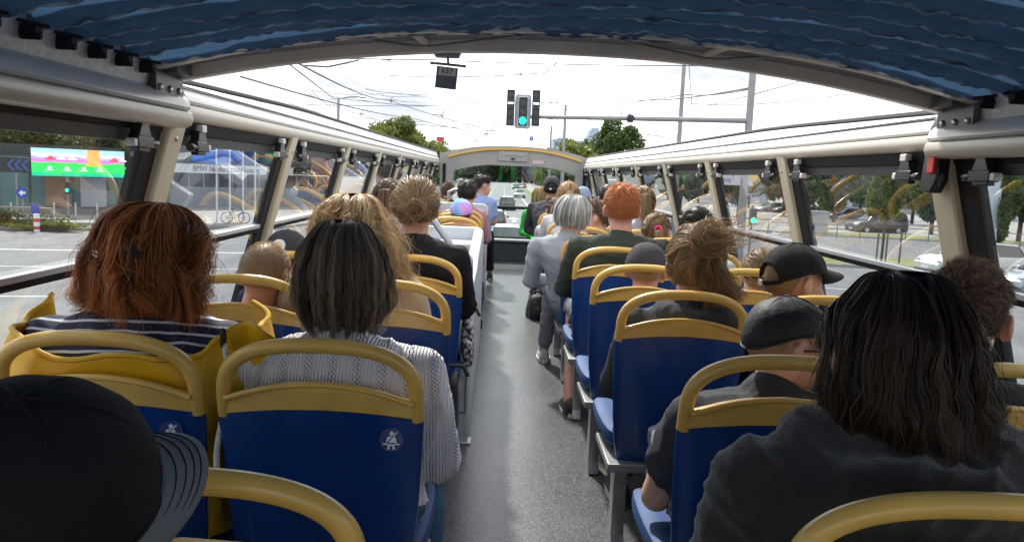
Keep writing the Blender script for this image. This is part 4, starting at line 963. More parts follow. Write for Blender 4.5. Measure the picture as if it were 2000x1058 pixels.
# --- left side, from the back of the bus forwards
P0 = dict(wrinkle=.005)
_c = at(62, 1015, .60)
person(-.45, .42, (_c[0], .60, _c[2]-CZ+.118), .92, 'person in plain black baseball cap with grey stitched peak in the bottom left corner', yaw=-36, pitch=8, tilt=22, shirt='blackt', skin=1, vox=.006, legs=False,
       hair=lambda r, l, R, h: hair_short(r, l, R, h, H['black'], n=1500, ln=.012, th=-.003), cap=lambda r, l, R, h: make_cap(r, l, R, h, CL['capblack'], CL['brim'], fit=1.05, deep=.28, seams=True, pkl=.056))
# red-haired woman
pr, HM, hc, HR, nk, sh = person(LW-.01, 1.42, (-.735, 1.64, -.095), 1.03, 'woman with windblown auburn shoulder-length hair, navy striped top and yellow raincoat slipped off her shoulders', yaw=-24, pitch=-4, shirt='stripe', shup=.025, bw=1.16, vox=.0065, eyes=True, wrinkle=.006,
       hair=lambda r, l, R, h: hair_long(r, l, R, h, H['auburn'], n=7500, w=.0015, prof=hprof(.098, .112, .112, [(-.010, .106, .120), (-.04, .122, .126), (-.066, .130, .130), (-.088, .126, .122), (-.102, .112, .110)]), face=92, wave=.010, wavef=1.8, jit=.016, lock=52, lockk=.6, wind=(.022, 0, .014), fly=.10, tipvar=.28, flare=.06, shellt=.22))
M['chrome'] = mat('bright_chrome', (.8, .8, .8), .15, metal=1.)
for (cx_, cz_) in ((-.045, .030), (.060, .040), (-.108, .040)):
    b = MB(); c = HM @ Vector((cx_, -sqrt(max(.002, .135**2-cx_**2*1.1)), cz_)); b.ell(c, (.013, .006, .009), Matrix.Rotation(.5, 3, 'Y'), 12, 8); b.tube([c+Vector((.0, -.002, .0)), c+Vector((.024, -.008, -.014))], .004, 6); b.tube([c+Vector((.004, -.004, .003)), c+Vector((.026, -.006, -.004))], .0035, 6); b.build('hair_clip', M['chrome'] if cx_ < 0 else M['blackgloss'], pr)
glasses(pr, HM, 1.03, M['specs'])
M['raincoat'] = mat('yellow_pvc_raincoat', (.86, .50, .012), .42, var=.10, vscale=8, bump=.5, bscale=14, spec=.5, transl=.12)
def coat_pt(u, v, amp=1.0):
    a = (u-.5)*2*radians(118); top = -.068-.050*cos(a*.8)**2+.026*abs(a/2.06)**3
    z0 = sh.z+.075+top; z1 = .46; z = z0+(z1-z0)*v
    rx = .250+.035*sin(pi*min(1, v*1.6))-.05*v+.012*sin(a*5+4*v)*amp+.010*sin(a*11+2*sin(6*v))*amp; ry = .150+.022*sin(pi*min(1, v*2))+.010*sin(a*7+5*v)*amp+.010*abs(sin(v*9+a*2.3+sin(a*5)))*amp+.007*abs(sin(a*6-v*13))*amp
    yy = sh.y+.020-ry*cos(a)
    if abs(sh.x+rx*sin(a)) < .225: yy = max(yy, lean(z)+.034)
    return (sh.x+rx*sin(a), yy, z+.010*sin(a*6+1)*(1-v))
b = MB(); b.grid(90, 40, coat_pt); rc = b.build('raincoat', M['raincoat'], pr, solid=.003, angle=180)
b = MB(); b.tube([(lambda p: (p[0], p[1]-.002, p[2]))(coat_pt(u, 0)) for u in np.linspace(0, 1, 60)], .006, 8); b.build('coat_hem', M['raincoat'], rc)
b = MB()      # right lapel and sleeve hanging beside the seat
def lap(u, v):
    x = sh.x+.215+.115*u+.02*sin(3*v+2*u); y = sh.y-.10+.10*u+.015*sin(9*u+5*v)-.02*sin(pi*u); z = sh.z+.015-.05*u*u-.40*v+.02*(1-v)*sin(5*u); return (x-.05*v*u+.04*(1-u)*v, y+.02*sin(7*v), z)
b.grid(24, 40, lap); b.build('coat_flap', M['raincoat'], rc, solid=.004, angle=180)
b = MB()
for (u, v) in ((.62, .10), (.80, .08)): p = lap(u, v); b.ell((p[0], p[1]-.006, p[2]), (.008, .004, .008), None, 12, 8)
b.build('snap_fastener', M['chrome'], rc)
M['cord'] = mat('white_rope_cord', (.72, .69, .62), .8, bump=.3, bscale=200)
b = MB()
for k in range(3):
    b.tube([(sh.x+.222+.010*sin(6*t)+.0032*cos(t*75+k*2.1), sh.y-.125-.02*t+.0032*sin(t*75+k*2.1), sh.z+.0-.30*t) for t in np.linspace(0, 1, 90)], .0034, 5)
b.build('draw_cord', M['cord'], rc); b = MB(); b.capsule((sh.x+.222, sh.y-.127, sh.z+.02), (sh.x+.222, sh.y-.125, sh.z-.01), .006, .0065, 10); b.build('cord_stop', H['brown'], rc)
# woman in white knit
person(LA+.01, 1.42, (-.328, 1.62, -.113), 1.0, 'woman with short dark bob streaked grey, wearing a loose white open-knit jumper', yaw=-3, pitch=-3, shirt='knit', bw=1.08, vox=.0065, trousers='jeans', foot=(.17, .52), elbow=(.0, .01), wrinkle=.005,
       hair=lambda r, l, R, h: hair_long(r, l, R, h, H['greybrown'], n=6500, w=.0014, prof=hprof(.087, .108, .110, [(-.01, .090, .110), (-.05, .086, .102), (-.09, .068, .082), (-.120, .046, .064)]), face=112, jit=.008, lock=70, lockk=.45, wave=.002, fly=.03, tipvar=.10, shellt=.10))
person(LW+.02, 2.24, (-.740, 2.42, -.245), .93, 'boy with closely cropped fair hair and dark jacket, ear showing', yaw=-8, pitch=-8, tilt=6, shirt='blackt', skin=1, kid=True, vox=.0065, collar=1,
       hair=lambda r, l, R, h: hair_short(r, l, R, h, H['fair'], n=6000, w=.0011, ln=.011, th=.002, up=.8, messy=.15, low=.12, shellt=.35))
person(LA-.06, 2.24, (-.461, 2.44, -.085), 1.0, 'woman with long wavy windblown blond hair and beige shirt', yaw=0, pitch=-2, shirt='beige', bw=1.1, vox=.008, trousers='greytr', elbow=(0, .03),
       hair=lambda r, l, R, h: hair_long(r, l, R, h, H['blond'], n=5500, w=.0019, prof=hprof(.106, .126, .112, [(-.04, .112, .130), (-.11, .118, .128), (-.18, .120, .125), (-.24, .110, .122), (-.29, .085, .120)]), face=100, wave=.013, wavef=4.5, jit=.018, lock=40, lockk=.6, fly=.10, tipvar=.25, wind=(.07, .0, -.005), shellt=.25))
pr, HM, hc, HR, nk, sh = person(LW-.06, 2.90, (-.849, 3.08, -.262), .90, 'child in dark grey cap with round white badge, half hidden behind the cropped boy', yaw=-20, pitch=-6, shirt='navy', kid=True, vox=.009,
       hair=lambda r, l, R, h: hair_short(r, l, R, h, H['brown'], n=800, ln=.02, th=.0), cap=lambda r, l, R, h: make_cap(r, l, R, h, CL['capgrey'], eyelets=False))
M['badge'] = mat('badge_white', (.70, .66, .80), .4); M['badgey'] = mat('badge_yellow', (.75, .58, .22), .5)
b = MB(); b.use(0); bc = HM @ Vector((.024, -.100, .055)); dn = (bc-hc).normalized(); Rb = dn.to_track_quat('Z', 'Y').to_matrix()
b.loft([[bc+Rb @ Vector((.026*cos(a), .026*sin(a), t)) for a in np.linspace(0, 2*pi, 25)[:-1]] for t in (-.004, .003)]); b.use(1); b.loft([[bc+Rb @ Vector((.016*cos(a)*(1+.2*sin(3*a)), .016*sin(a), t)) for a in np.linspace(0, 2*pi, 25)[:-1]] for t in (.002, .004)]); b.build('round_badge', [M['badge'], M['badgey']], pr)
person(LA, 2.95, (-.340, 3.14, -.035), 1.0, 'woman with grey-brown hair twisted up in a clip and dark collared jacket', yaw=4, pitch=-3, shirt='blackt', bw=1.08, vox=.009, trousers='greytr',
       hair=lambda r, l, R, h: hair_updo(r, l, R, h, H['dkblond'], pole=(.05, -.12), n=3200, w=.0019, th=.010, size=.043, nt=900, messy=.008, loose=200, shellt=.12, fly=.06, bunoff=.006))
person(LW, 4.42, (-.672, 4.62, -.063), .98, 'passenger with wavy brown ponytail beside the left windows', yaw=0, shirt='greyjacket', vox=.012,
       hair=lambda r, l, R, h: hair_updo(r, l, R, h, H['brown'], kind='tail', pole=(0, .35), n=1200, w=.0026, tail=[(0, -.11, .07, .018), (0, -.15, .06, .03), (0, -.16, -.02, .038), (.01, -.15, -.12, .036), (.01, -.14, -.22, .02)], nt=600, messy=.006, loose=60))
person(LW, 7.50, (-.735, 7.7, -.030), .98, 'passenger in dark cap far down the left side by the windows', shirt='greyjacket', vox=.014, legs=False,
       hair=lambda r, l, R, h: hair_short(r, l, R, h, H['brown'], n=300, w=.003), cap=lambda r, l, R, h: make_cap(r, l, R, h, CL['capnavy'], eyelets=False))
person(LW+.1, 9.3, (-.633, 9.5, -.114), .98, 'brown-haired passenger with pink hair tie at the front left of the deck', shirt='darkgrey', vox=.014, legs=False,
       hair=lambda r, l, R, h: hair_updo(r, l, R, h, H['brown'], kind='bun', pole=(.6, -.2), n=500, w=.004, size=.03, nt=120))
person(LA+.03, 6.80, (-.288, 7.0, -.072), 1.0, 'passenger with thick short black hair seated in front of the tie-dye cap', yaw=-10, shirt='pink', vox=.012, trousers='blackj', bw=.95,
       hair=lambda r, l, R, h: hair_short(r, l, R, h, H['black'], n=2000, w=.003, ln=.035, th=.012, up=.2))
person(LA+.02, 6.13, (-.293, 6.33, -.214), .95, 'child in pastel blue and lilac tie-dye cap beyond the stair enclosure', yaw=160, shirt='pink', vox=.012, kid=True, legs=False, pitch=0,
       cap=lambda r, l, R, h: make_cap(r, l, R @ Matrix.Rotation(pi, 3, 'Z'), h, CL['tiedye'], eyelets=False, fit=1.05)) if False else person(LA+.02, 5.62, (-.293, 6.0, -.214), .95, 'child in pastel blue and lilac tie-dye cap beyond the stair enclosure', yaw=0, shirt='pink', vox=.012, kid=True, legs=False,
       hair=lambda r, l, R, h: hair_short(r, l, R, h, H['brown'], n=500, w=.003, ln=.03), cap=lambda r, l, R, h: make_cap(r, l, R, h, CL['tiedye'], eyelets=False, fit=1.05))
person(LA+.10, 8.35, (-.190, 8.55, -.013), 1.0, 'man in light blue shirt with short black hair, leaning into the aisle and looking right', yaw=-62, pitch=-8, shirt='lblue', sleeve=.2, vox=.012, trousers='blackj', foot=(.16, .60), eyes=True, skin=1,
       hair=lambda r, l, R, h: hair_short(r, l, R, h, H['black'], n=1500, w=.003, ln=.035, th=.006, up=.3))
# --- right side
person(.56, .78, (.566, 1.03, -.114), 1.01, 'person with long straight dark brown hair in a charcoal hooded sweatshirt at the bottom right', yaw=-6, pitch=-3, shirt='charcoal', bw=1.22, vox=.006, hood=1.38, trousers='blackj', wrinkle=.007, shup=.030,
       hair=lambda r, l, R, h: hair_long(r, l, R, h, H['darkbrown'], n=9000, w=.0013, prof=hprof(.086, .104, .110, [(-.015, .090, .108), (-.045, .094, .110), (-.08, .092, .104), (-.125, .078, .090)]), face=104, jit=.010, lock=110, lockk=.35, wave=.003, wavef=1.4, fly=.035, tipvar=.12, shellt=.12, wind=(.02, 0, 0)))
person(RW+.02, 1.42, (1.045, 1.64, -.158), .97, 'boy with short curly brown hair at the right edge, face turned to the window', yaw=-40, pitch=-4, shirt='blackt', vox=.0065, eyes=True, kid=True,
       hair=lambda r, l, R, h: hair_short(r, l, R, h, H['brown'], n=7000, w=.0016, ln=.026, th=.008, up=.35, messy=.45, curl=.006, low=.22, topf=1.1, shellt=.12, flow=(0, 1, .2), K=9))
pr, HM, hc, HR, nk, sh = person(RA+.03, 1.42, (.672, 1.68, -.252), .88, 'boy in satin black cap and dark glasses, charcoal t-shirt, turned to the right', yaw=-88, pitch=-4, shirt='darkgrey', sleeve=.2, vox=.0065, eyes=True, elbow=(.02, 0), trousers='greytr', bw=1.1,
       hair=lambda r, l, R, h: hair_short(r, l, R, h, H['fair'], n=3500, w=.0011, ln=.016, th=.001, up=.15, messy=.12, shellt=.5), cap=lambda r, l, R, h: make_cap(r, l, R, h, M['satin'], back=False, tiltback=.10, eyelets=False, seams=True))
glasses(pr, HM, .88, M['specs'])
person(RA+.04, 2.24, (.648, 2.44, -.155), 1.0, 'person with messy windblown dark-blond bun and dark hooded jacket', yaw=-14, pitch=-3, shirt='darkgrey', hood=True, bw=1.1, vox=.0075, elbow=(.02, 0), trousers='jeans', wrinkle=.006,
       hair=lambda r, l, R, h: hair_updo(r, l, R, h, H['dkblond'], pole=(.32, .60), n=4200, w=.0017, th=.012, size=.056, nt=1500, messy=.007, loose=260, wind=(.075, 0, .018), fly=.03, shellt=.25, bunoff=.034, tail=[(.05, -.10, .06, .02), (.06, -.115, 0, .03), (.055, -.10, -.07, .03), (.04, -.09, -.12, .02)]))
person(RW-.02, 2.24, (.975, 2.43, -.190), .98, 'man in plain black cap with metal buckle strap, looking out to the right', yaw=-76, pitch=-4, shirt='blackt', vox=.0075, eyes=True,
       hair=lambda r, l, R, h: hair_short(r, l, R, h, H['fair'], n=2500, w=.0014, ln=.015, th=.0, up=.15, messy=.15), cap=lambda r, l, R, h: make_cap(r, l, R, h, CL['capblack'], back=True, tiltback=.05, eyelets=False, seams=True))
person(RA+.02, 2.90, (.619, 3.1, -.262), .90, 'small child in grey cap with lime green front panel', yaw=-18, pitch=-6, shirt='navy', kid=True, vox=.009, skin=1,
       hair=lambda r, l, R, h: hair_short(r, l, R, h, H['fair'], n=900, w=.0018, ln=.012, th=.0), cap=lambda r, l, R, h: make_cap(r, l, R, h, CL['capgrey'], CL['lime'], panel=CL['lime'] if 0 else None, fit=1.03, eyelets=False))
person(RW+.02, 2.90, (1.090, 3.08, -.262), .90, 'girl with light brown hair tied back low, seated beyond the black cap', yaw=-5, shirt='greyjacket', kid=True, vox=.010,
       hair=lambda r, l, R, h: hair_updo(r, l, R, h, H['dkblond'], kind='tail', pole=(0, -.25), n=2200, w=.0020, tail=[(0, -.10, -.02, .018), (0, -.13, -.05, .022), (.02, -.13, -.12, .025), (.03, -.12, -.2, .015)], nt=300, loose=60))
person(RA+.02, 3.62, (.621, 3.83, -.030), 1.02, 'man with short ginger hair and dark green shirt in an aisle seat', yaw=0, pitch=-2, shirt='green', bw=1.25, vox=.009, skin=1, sleeve=1.0, trousers='greytr', shorts=True, foot=(-.18, .27), elbow=(.03, .0),
       hair=lambda r, l, R, h: hair_short(r, l, R, h, H['ginger'], n=8000, w=.0015, ln=.024, th=.006, up=.45, messy=.35, low=.05, shellt=.25))
person(RW, 3.62, (1.011, 3.83, -.130), .98, 'dark-haired passenger in pale top seated behind the girl with the pink scrunchie', yaw=-8, shirt='offwhite', vox=.011,
       hair=lambda r, l, R, h: hair_updo(r, l, R, h, H['black'], pole=(.5, .3), n=1500, w=.0024, size=.02, nt=100))
pr, HM, hc, HR, nk, sh = person(RA-.06, 4.33, (.451, 4.55, -.108), 1.0, 'white-haired woman with glasses, dark blue scarf and grey jacket', yaw=-35, pitch=-3, tilt=6, shirt='greyjacket', bw=1.1, vox=.009, eyes=True, scarf='scarf', foot=(-.17, .70), trousers='greytr', shoes='gshoe',
       hair=lambda r, l, R, h: hair_long(r, l, R, h, H['white'], n=3600, w=.0026, prof=hprof(.103, .122, .112, [(-.01, .103, .118), (-.04, .094, .106), (-.065, .080, .092)]), face=100, jit=.010, lock=40, fly=.05, shellt=.4))
glasses(pr, HM, 1.0, M['specs'])
pr, HM, hc, HR, nk, sh = person(RW-.02, 4.33, (.959, 4.55, -.200), .95, 'girl with light brown ponytail tied with a bright pink scrunchie', yaw=-25, shirt='offwhite', kid=True, vox=.010,
       hair=lambda r, l, R, h: hair_updo(r, l, R, h, H['dkblond'], kind='tail', pole=(-.3, .15), n=1500, w=.0026, tail=[(.03, -.10, .03, .014), (.045, -.14, .02, .026), (.055, -.15, -.06, .03), (.06, -.14, -.12, .016)], nt=300, loose=60))
M['hotpink'] = mat('hot_pink_elastic', (.85, .03, .22), .6)
b = MB(); b.tube([HM @ Vector((.034+.017*cos(a), -.112, .03+.017*sin(a))) for a in np.linspace(0, 2*pi, 13)[:-1]], .008, 7, closed=True); b.build('scrunchie', M['hotpink'], pr)
person(RW, 5.02, (.987, 5.22, -.048), 1.0, 'passenger with long light brown ponytail by the right windows', shirt='greyjacket', vox=.012,
       hair=lambda r, l, R, h: hair_updo(r, l, R, h, H['dkblond'], kind='tail', pole=(0, .45), n=1200, w=.003, tail=[(0, -.10, .08, .016), (0, -.14, .07, .028), (.0, -.15, -.05, .036), (.01, -.14, -.2, .02)], nt=400, loose=40))
person(RA+.07, 5.02, (.676, 5.2, -.155), .93, 'child with dark curly hair looking back to the left from an aisle seat', yaw=70, shirt='navy', kid=True, vox=.010, eyes=True,
       hair=lambda r, l, R, h: hair_short(r, l, R, h, H['brown'], n=1500, w=.003, ln=.04, th=.008, curl=.008))
person(RW, 6.38, (.991, 6.9, -.057), 1.0, 'passenger in black knitted cap by the right windows', shirt='blackt', vox=.013, legs=False,
       hair=lambda r, l, R, h: hair_short(r, l, R, h, H['black'], n=900, w=.005, ln=.012, th=.012))
person(RA, 5.70, (.566, 6.2, -.047), 1.0, 'passenger with pinned-up blond hair ahead of the white-haired woman', shirt='offwhite', vox=.013, trousers='ljeans',
       hair=lambda r, l, R, h: hair_updo(r, l, R, h, H['blond'], pole=(0, .0), n=1000, w=.003, th=.012, size=.03, nt=150, loose=30))
person(RA-.03, 6.38, (.517, 6.9, -.196), .93, 'child with low brown ponytail between the blond updo and the dark cap', shirt='offwhite', kid=True, vox=.013, legs=False,
       hair=lambda r, l, R, h: hair_updo(r, l, R, h, H['brown'], kind='tail', pole=(0, .3), n=700, w=.004, tail=[(0, -.10, .05, .02), (0, -.14, 0, .03), (0, -.13, -.1, .03)], nt=150))
person(RA-.03, 7.06, (.531, 7.7, -.005), 1.02, 'man in dark cap, grey-green top and bright green jacket, bare shin in the aisle', yaw=-5, shirt='darkgrey', bw=1.15, vox=.012, shorts=True, foot=(-.15, .75), trousers='ljeans', skin=2,
       hair=lambda r, l, R, h: hair_short(r, l, R, h, H['black'], n=600, w=.004, ln=.02), cap=lambda r, l, R, h: make_cap(r, l, R, h, CL['capgrey'], back=True, eyelets=False))
person(RW-.02, 7.75, (.937, 8.5, -.11), 1.0, 'passenger in pale blue rounded hat on the right', shirt='darkgrey', vox=.014, legs=False,
       hair=lambda r, l, R, h: hair_short(r, l, R, h, H['brown'], n=300, w=.004), cap=lambda r, l, R, h: make_cap(r, l, R, h, CL['paleblue'], eyelets=False, fit=1.05))
person(RA-.05, 7.75, (.485, 8.9, -.124), 1.0, 'blonde passenger ahead of the man in the dark cap', shirt='brightgreen', vox=.013, trousers='jeans',
       hair=lambda r, l, R, h: hair_long(r, l, R, h, H['blond'], n=700, w=.005))
# ================================================================== THE STREET
def structure(mb, name, m, **k):
    o = mb.build(name, m, None, **k); o['kind'] = 'structure'; return o
# ---- ground sheets
def asphalt(name, c1, c2, sc):
    m = bpy.data.materials.new(name); m.use_nodes = True; t = m.node_tree; b = t.nodes['Principled BSDF']; b.inputs['Roughness'].default_value = .75
    c = N(t, 'ShaderNodeTexCoord').outputs['Object']; n = N(t, 'ShaderNodeTexNoise'); n.inputs['Scale'].default_value = sc; n.inputs['Detail'].default_value = 9; t.links.new(c, n.inputs[0])
    mp = N(t, 'ShaderNodeMapping'); mp.inputs['Scale'].default_value = (1, .12, 1); t.links.new(c, mp.inputs[0]); n2 = N(t, 'ShaderNodeTexNoise'); n2.inputs['Scale'].default_value = 1.1; t.links.new(mp.outputs[0], n2.inputs[0])
    ad = N(t, 'ShaderNodeMath', operation='MULTIPLY_ADD'); ad.inputs[1].default_value = .6; t.links.new(n2.outputs[0], ad.inputs[0]); mu = N(t, 'ShaderNodeMath', operation='MULTIPLY'); mu.inputs[1].default_value = .4; t.links.new(n.outputs[0], mu.inputs[0]); t.links.new(mu.outputs[0], ad.inputs[2])
    r = N(t, 'ShaderNodeValToRGB'); r.color_ramp.elements[0].position = .35; r.color_ramp.elements[1].position = .65; r.color_ramp.elements[0].color = (*c1, 1); r.color_ramp.elements[1].color = (*c2, 1)
    t.links.new(ad.outputs[0], r.inputs[0]); t.links.new(r.outputs[0], b.inputs['Base Color'])
    bp = N(t, 'ShaderNodeBump'); bp.inputs['Strength'].default_value = .3; bp.inputs['Distance'].default_value = .01; t.links.new(n.outputs[0], bp.inputs['Height']); t.links.new(bp.outputs[0], b.inputs['Normal'])
    return m
M['asph'] = asphalt('asphalt', (.085, .088, .092), (.15, .152, .155), 9); M['pave'] = asphalt('paving', (.20, .195, .185), (.30, .29, .275), 4)
M['grass'] = mat('verge_grass', (.10, .16, .035), .9, col2=(.18, .17, .06), vscale=1.2, bump=.6, bscale=30); M['line'] = mat('road_marking_white', (.62, .62, .60), .6, var=.25, vscale=3)
M['kerb'] = mat('kerb_stone', (.34, .33, .31), .8, var=.2, vscale=3); M['railm'] = mat('tram_rail_steel', (.30, .30, .30), .3, metal=.8)
mb = MB(); mb.box((0, 400, -.25), (1800, 1800, .5)); structure(mb, 'ground', M['asph'], smooth=False)
def sheet(name, m, pts, z=.004):
    mb = MB(); n = len(pts); mb.add([(x, y, z) for x, y in pts], [tuple(range(n))]); return structure(mb, name, m, smooth=False)
def raised(name, m, pts, h=.12, kerb=True):
    mb = MB(); mb.prism(pts, 'z', -.01, h); o = structure(mb, name, m, smooth=False)
    if kerb:
        mb = MB(); n = len(pts)
        for i in range(n):
            a = Vector((*pts[i], 0)); b = Vector((*pts[(i+1) % n], 0)); d = (b-a); l = d.length; d /= l
            R = Matrix(((d.x, -d.y, 0), (d.y, d.x, 0), (0, 0, 1))); c = (a+b)/2; mb.box((c.x, c.y, h/2+.004), (l+.15, .15, h+.012), R)
        structure(mb, 'kerb', M['kerb'], smooth=False)
    return o
# pavement and verge, left (before the showroom and the glass office)
raised('pavement', M['pave'], [(-60, 37.5), (-13.5, 46), (-11, 60), (-11, 330), (-80, 330), (-80, 37.5)])
raised('pavement', M['pave'], [(7.5, 66), (60, 52), (90, 52), (90, 330), (7.5, 330)])
raised('verge', M['grass'], [(5.2, 60), (7.2, 60), (7.6, 330), (5.6, 330)], .10)
for pts in ([(-34, 38.2), (-21, 40.6), (-21.5, 42.2), (-34, 40)], [(24, 60), (46, 56), (46, 60), (24, 64)], [(19.5, 30), (34, 26.5), (34, 29.5), (19.5, 33)], [(15.5, 37), (25, 35.2), (25, 40.5), (15.5, 42)]):
    raised('verge', M['grass'], pts, .13+.001*len(bpy.data.objects) % .01)
def dash(x0, y0, x1, y1, w=.14, on=3., off=4.):
    a = Vector((x0, y0)); b = Vector((x1, y1)); l = (b-a).length; d = (b-a)/l; n = Vector((-d.y, d.x))*w/2; mb = MB(); t = 0
    while t < l:
        p = a+d*t; q = a+d*min(l, t+on); mb.add([(p+n).to_tuple()+(.008,), (q+n).to_tuple()+(.008,), (q-n).to_tuple()+(.008,), (p-n).to_tuple()+(.008,)], [(0, 1, 2, 3)]); t += on+off
    structure(mb, 'lane_marking', M['line'], smooth=False)
dash(3.4, 30, 4.6, 300, .16, 400, 1); dash(-1.8, 34, -1.2, 300); dash(-5.0, 52, -4.6, 300, .14, 400, 1); dash(.6, 60, 1.8, 300)
dash(-28, 29.5, -6, 34, .3, 60, 1); dash(-30, 24, -8, 28, .14, 3, 3); dash(8, 30, 40, 21, .14, 60, 1); dash(10, 44, 50, 34, .14, 60, 1); dash(-26, 18, -7, 22, .14, 2, 2)
mb = MB(); mb.add([(1.2, 62, .008), (1.5, 62, .008), (1.5, 66, .008), (1.9, 66, .008), (1.35, 69, .008), (.8, 66, .008), (1.2, 66, .008)], [(0, 1, 2, 3, 4, 5, 6)]); structure(mb, 'lane_marking', M['line'], smooth=False)
for dx in (0, 1.435, 3.2, 4.635):
    mb = MB(); P_ = [(-7.4+dx+.00002*(y-60)**2*.0+.35*sin(y/45.), y) for y in np.linspace(20, 300, 60)]
    mb.add([(x+e, y, .010) for x, y in P_ for e in (-.035, .035)], [(2*i, 2*i+1, 2*i+3, 2*i+2) for i in range(59)]); structure(mb, 'tram_rail', M['railm'], smooth=False)
for k, (a, b_) in enumerate((((-40, 26), (-6, 40)), ((-40, 27.4), (-6, 41.6)))):
    dash(a[0], a[1], b_[0], b_[1], .07, 100, 1)

# ---- trees
def leafm(name, c, c2): 
    m = mat(name, c, .6, col2=c2, vscale=.8, transl=.35); return m
M['leaf'] = leafm('leaf_green', (.085, .14, .030), (.045, .085, .022)); M['leafy'] = leafm('leaf_yellow_green', (.17, .20, .035), (.08, .12, .025)); M['leafd'] = leafm('leaf_dark_green', (.05, .09, .03), (.028, .055, .02)); M['leafr'] = leafm('leaf_rusty', (.20, .13, .05), (.12, .13, .04))
M['bark'] = mat('bark', (.09, .07, .05), .9, var=.4, vscale=9, bump=.6, bscale=30)
def crown_mesh(c, r, nl, ls, seed, shape='round', nb=14):
    rg = np.random.default_rng(seed); c = np.array(c); r = np.array(r)
    b = rg.normal(size=(nb, 3)); b /= np.linalg.norm(b, axis=1, keepdims=True); b = b*r*rg.uniform(.35, .80, (nb, 1))+c; br = rg.uniform(.26, .46, nb)
    k = rg.integers(0, nb, nl); d = rg.normal(size=(nl, 3)); d /= np.linalg.norm(d, axis=1, keepdims=True)
    p = b[k]+d*(br[k][:, None]*r)*(rg.uniform(.55, 1.08, (nl, 1)))
    if shape == 'column': p[:, :2] = c[:2]+(p[:, :2]-c[:2])*(1-.5*np.clip((p[:, 2:3]-c[2])/r[2], 0, 1))
    n = rg.normal(size=(nl, 3))+np.array([0, 0, .5]); n /= np.linalg.norm(n, axis=1, keepdims=True); a = np.cross(n, rg.normal(size=(nl, 3))); a /= np.linalg.norm(a, axis=1, keepdims=True); e = np.cross(n, a)
    s = ls*rg.uniform(.6, 1.5, (nl, 1)); V = np.stack([p-a*s, p+e*s*.55, p+a*s, p-e*s*.55], 1).reshape(-1, 3); F = np.arange(nl*4).reshape(-1, 4)
    me = bpy.data.meshes.new('crown'); me.vertices.add(nl*4); me.vertices.foreach_set('co', V.astype(np.float32).ravel()); me.loops.add(nl*4); me.loops.foreach_set('vertex_index', F.astype(np.int32).ravel())
    me.polygons.add(nl); me.polygons.foreach_set('loop_start', np.arange(nl, dtype=np.int32)*4); me.polygons.foreach_set('loop_total', np.full(nl, 4, dtype=np.int32)); me.update(calc_edges=True); return me, b
def tree(x, y, h, r, label, m, name='street_tree', ct=.62, seed=0, nl=6000, ls=.16, shape='round', group=None, rz=None, th=.16):
    root = thing(name, label, 'tree', (x, y, 0), group); rz = rz or h*ct/2
    me, b = crown_mesh((0, 0, h-rz), (r, r, rz), nl, ls, seed, shape); mesh_obj('crown', me, M[m], root)
    mb = MB(); top = h-rz*1.0; mb.tube([(0, 0, 0), (.04, .02, top*.5), (.0, .05, top), (0, 0, h-rz*.4)], [th*1.25, th, th*.7, th*.2], 9)
    for i in range(min(9, len(b))): q = b[i]; mb.tube([(0, 0, top*.8), (q[0]*.45, q[1]*.45, (top*.8+q[2])/2), tuple(q)], [th*.5, th*.32, th*.1], 6)
    mb.build('trunk', M['bark'], root); return root
def tpx(px, ybase, ytop, wpx, Y, label, m, **k):
    """stand a tree where the line of sight through a base pixel meets the ground"""
    p = at(px, ybase, Y); q = at(px, ytop, Y); return tree(p[0], Y, q[2], wpx/2*Y/FPX, label, m, **k)
tpx(772, 300, 216, 128, 90, 'broad yellow-green tree rising above the left cant rail, top against the sky', 'leafy', seed=1, nl=9000, ls=.22, ct=.7)
tpx(1203, 300, 236, 112, 80, 'dark green round tree above the right cant rail beside the hotel tower', 'leaf', seed=2, nl=8000, ls=.18, ct=.62)
tpx(1742, 300, 285, 72, 38.8, 'narrow street tree with yellowing crown propped by timber stakes on the right', 'leafy', seed=3, nl=16000, ls=.09, ct=.66, name='young_street_tree', shape='column', rz=2.2, th=.06)
tpx(1972, 300, 300, 66, 36, 'narrow green tree just right of the pale pylon', 'leaf', seed=4, nl=15000, ls=.09, ct=.7, name='young_street_tree', rz=2.0, shape='column', th=.06)
k_ = 0
for (px, top, w, Y, m, lb) in ((1560, 300, 120, 74, 'leafd', 'dark bushy tree just left of the parked black van'), (1640, 288, 110, 82, 'leaf', 'tall green tree rising directly behind the black van'), (1835, 300, 120, 66, 'leaf', 'green tree behind the thick cream post on the right'), (1450, 312, 90, 86, 'leafd', 'dark tree behind the blue-lettered sign board'), (1335, 318, 80, 95, 'leaf', 'green tree seen through the middle right-hand windows'), (2010, 300, 120, 60, 'leafd', 'dark tree beyond the pylon at the far right edge')):
    k_ += 1; tpx(px, 300, top, w, Y, lb, m, seed=120+k_, nl=8000, ls=.19, ct=.85)
rgt = random.Random(5)
for (px, top, w, Y, m) in ((1540, 300, 60, 95, 'leaf'), (1590, 306, 55, 105, 'leafr'), (1640, 292, 80, 90, 'leaf'), (1690, 305, 60, 98, 'leafd'), (1795, 300, 70, 85, 'leaf'), (1860, 306, 60, 80, 'leafd'), (1470, 316, 50, 120, 'leafd'), (1420, 322, 44, 130, 'leaf'), (1370, 328, 40, 140, 'leafd'), (1310, 326, 40, 150, 'leaf')):
    k_ += 1; tpx(px, 300, top, w*1.7, Y, ['green tree behind the parked cars, seen through the right-hand windows', 'rust-tinged tree behind the parked cars, seen through the right-hand windows'][m == 'leafr'], m, seed=20+k_, nl=6500, ls=.22, ct=.82, group='trees behind the car park')
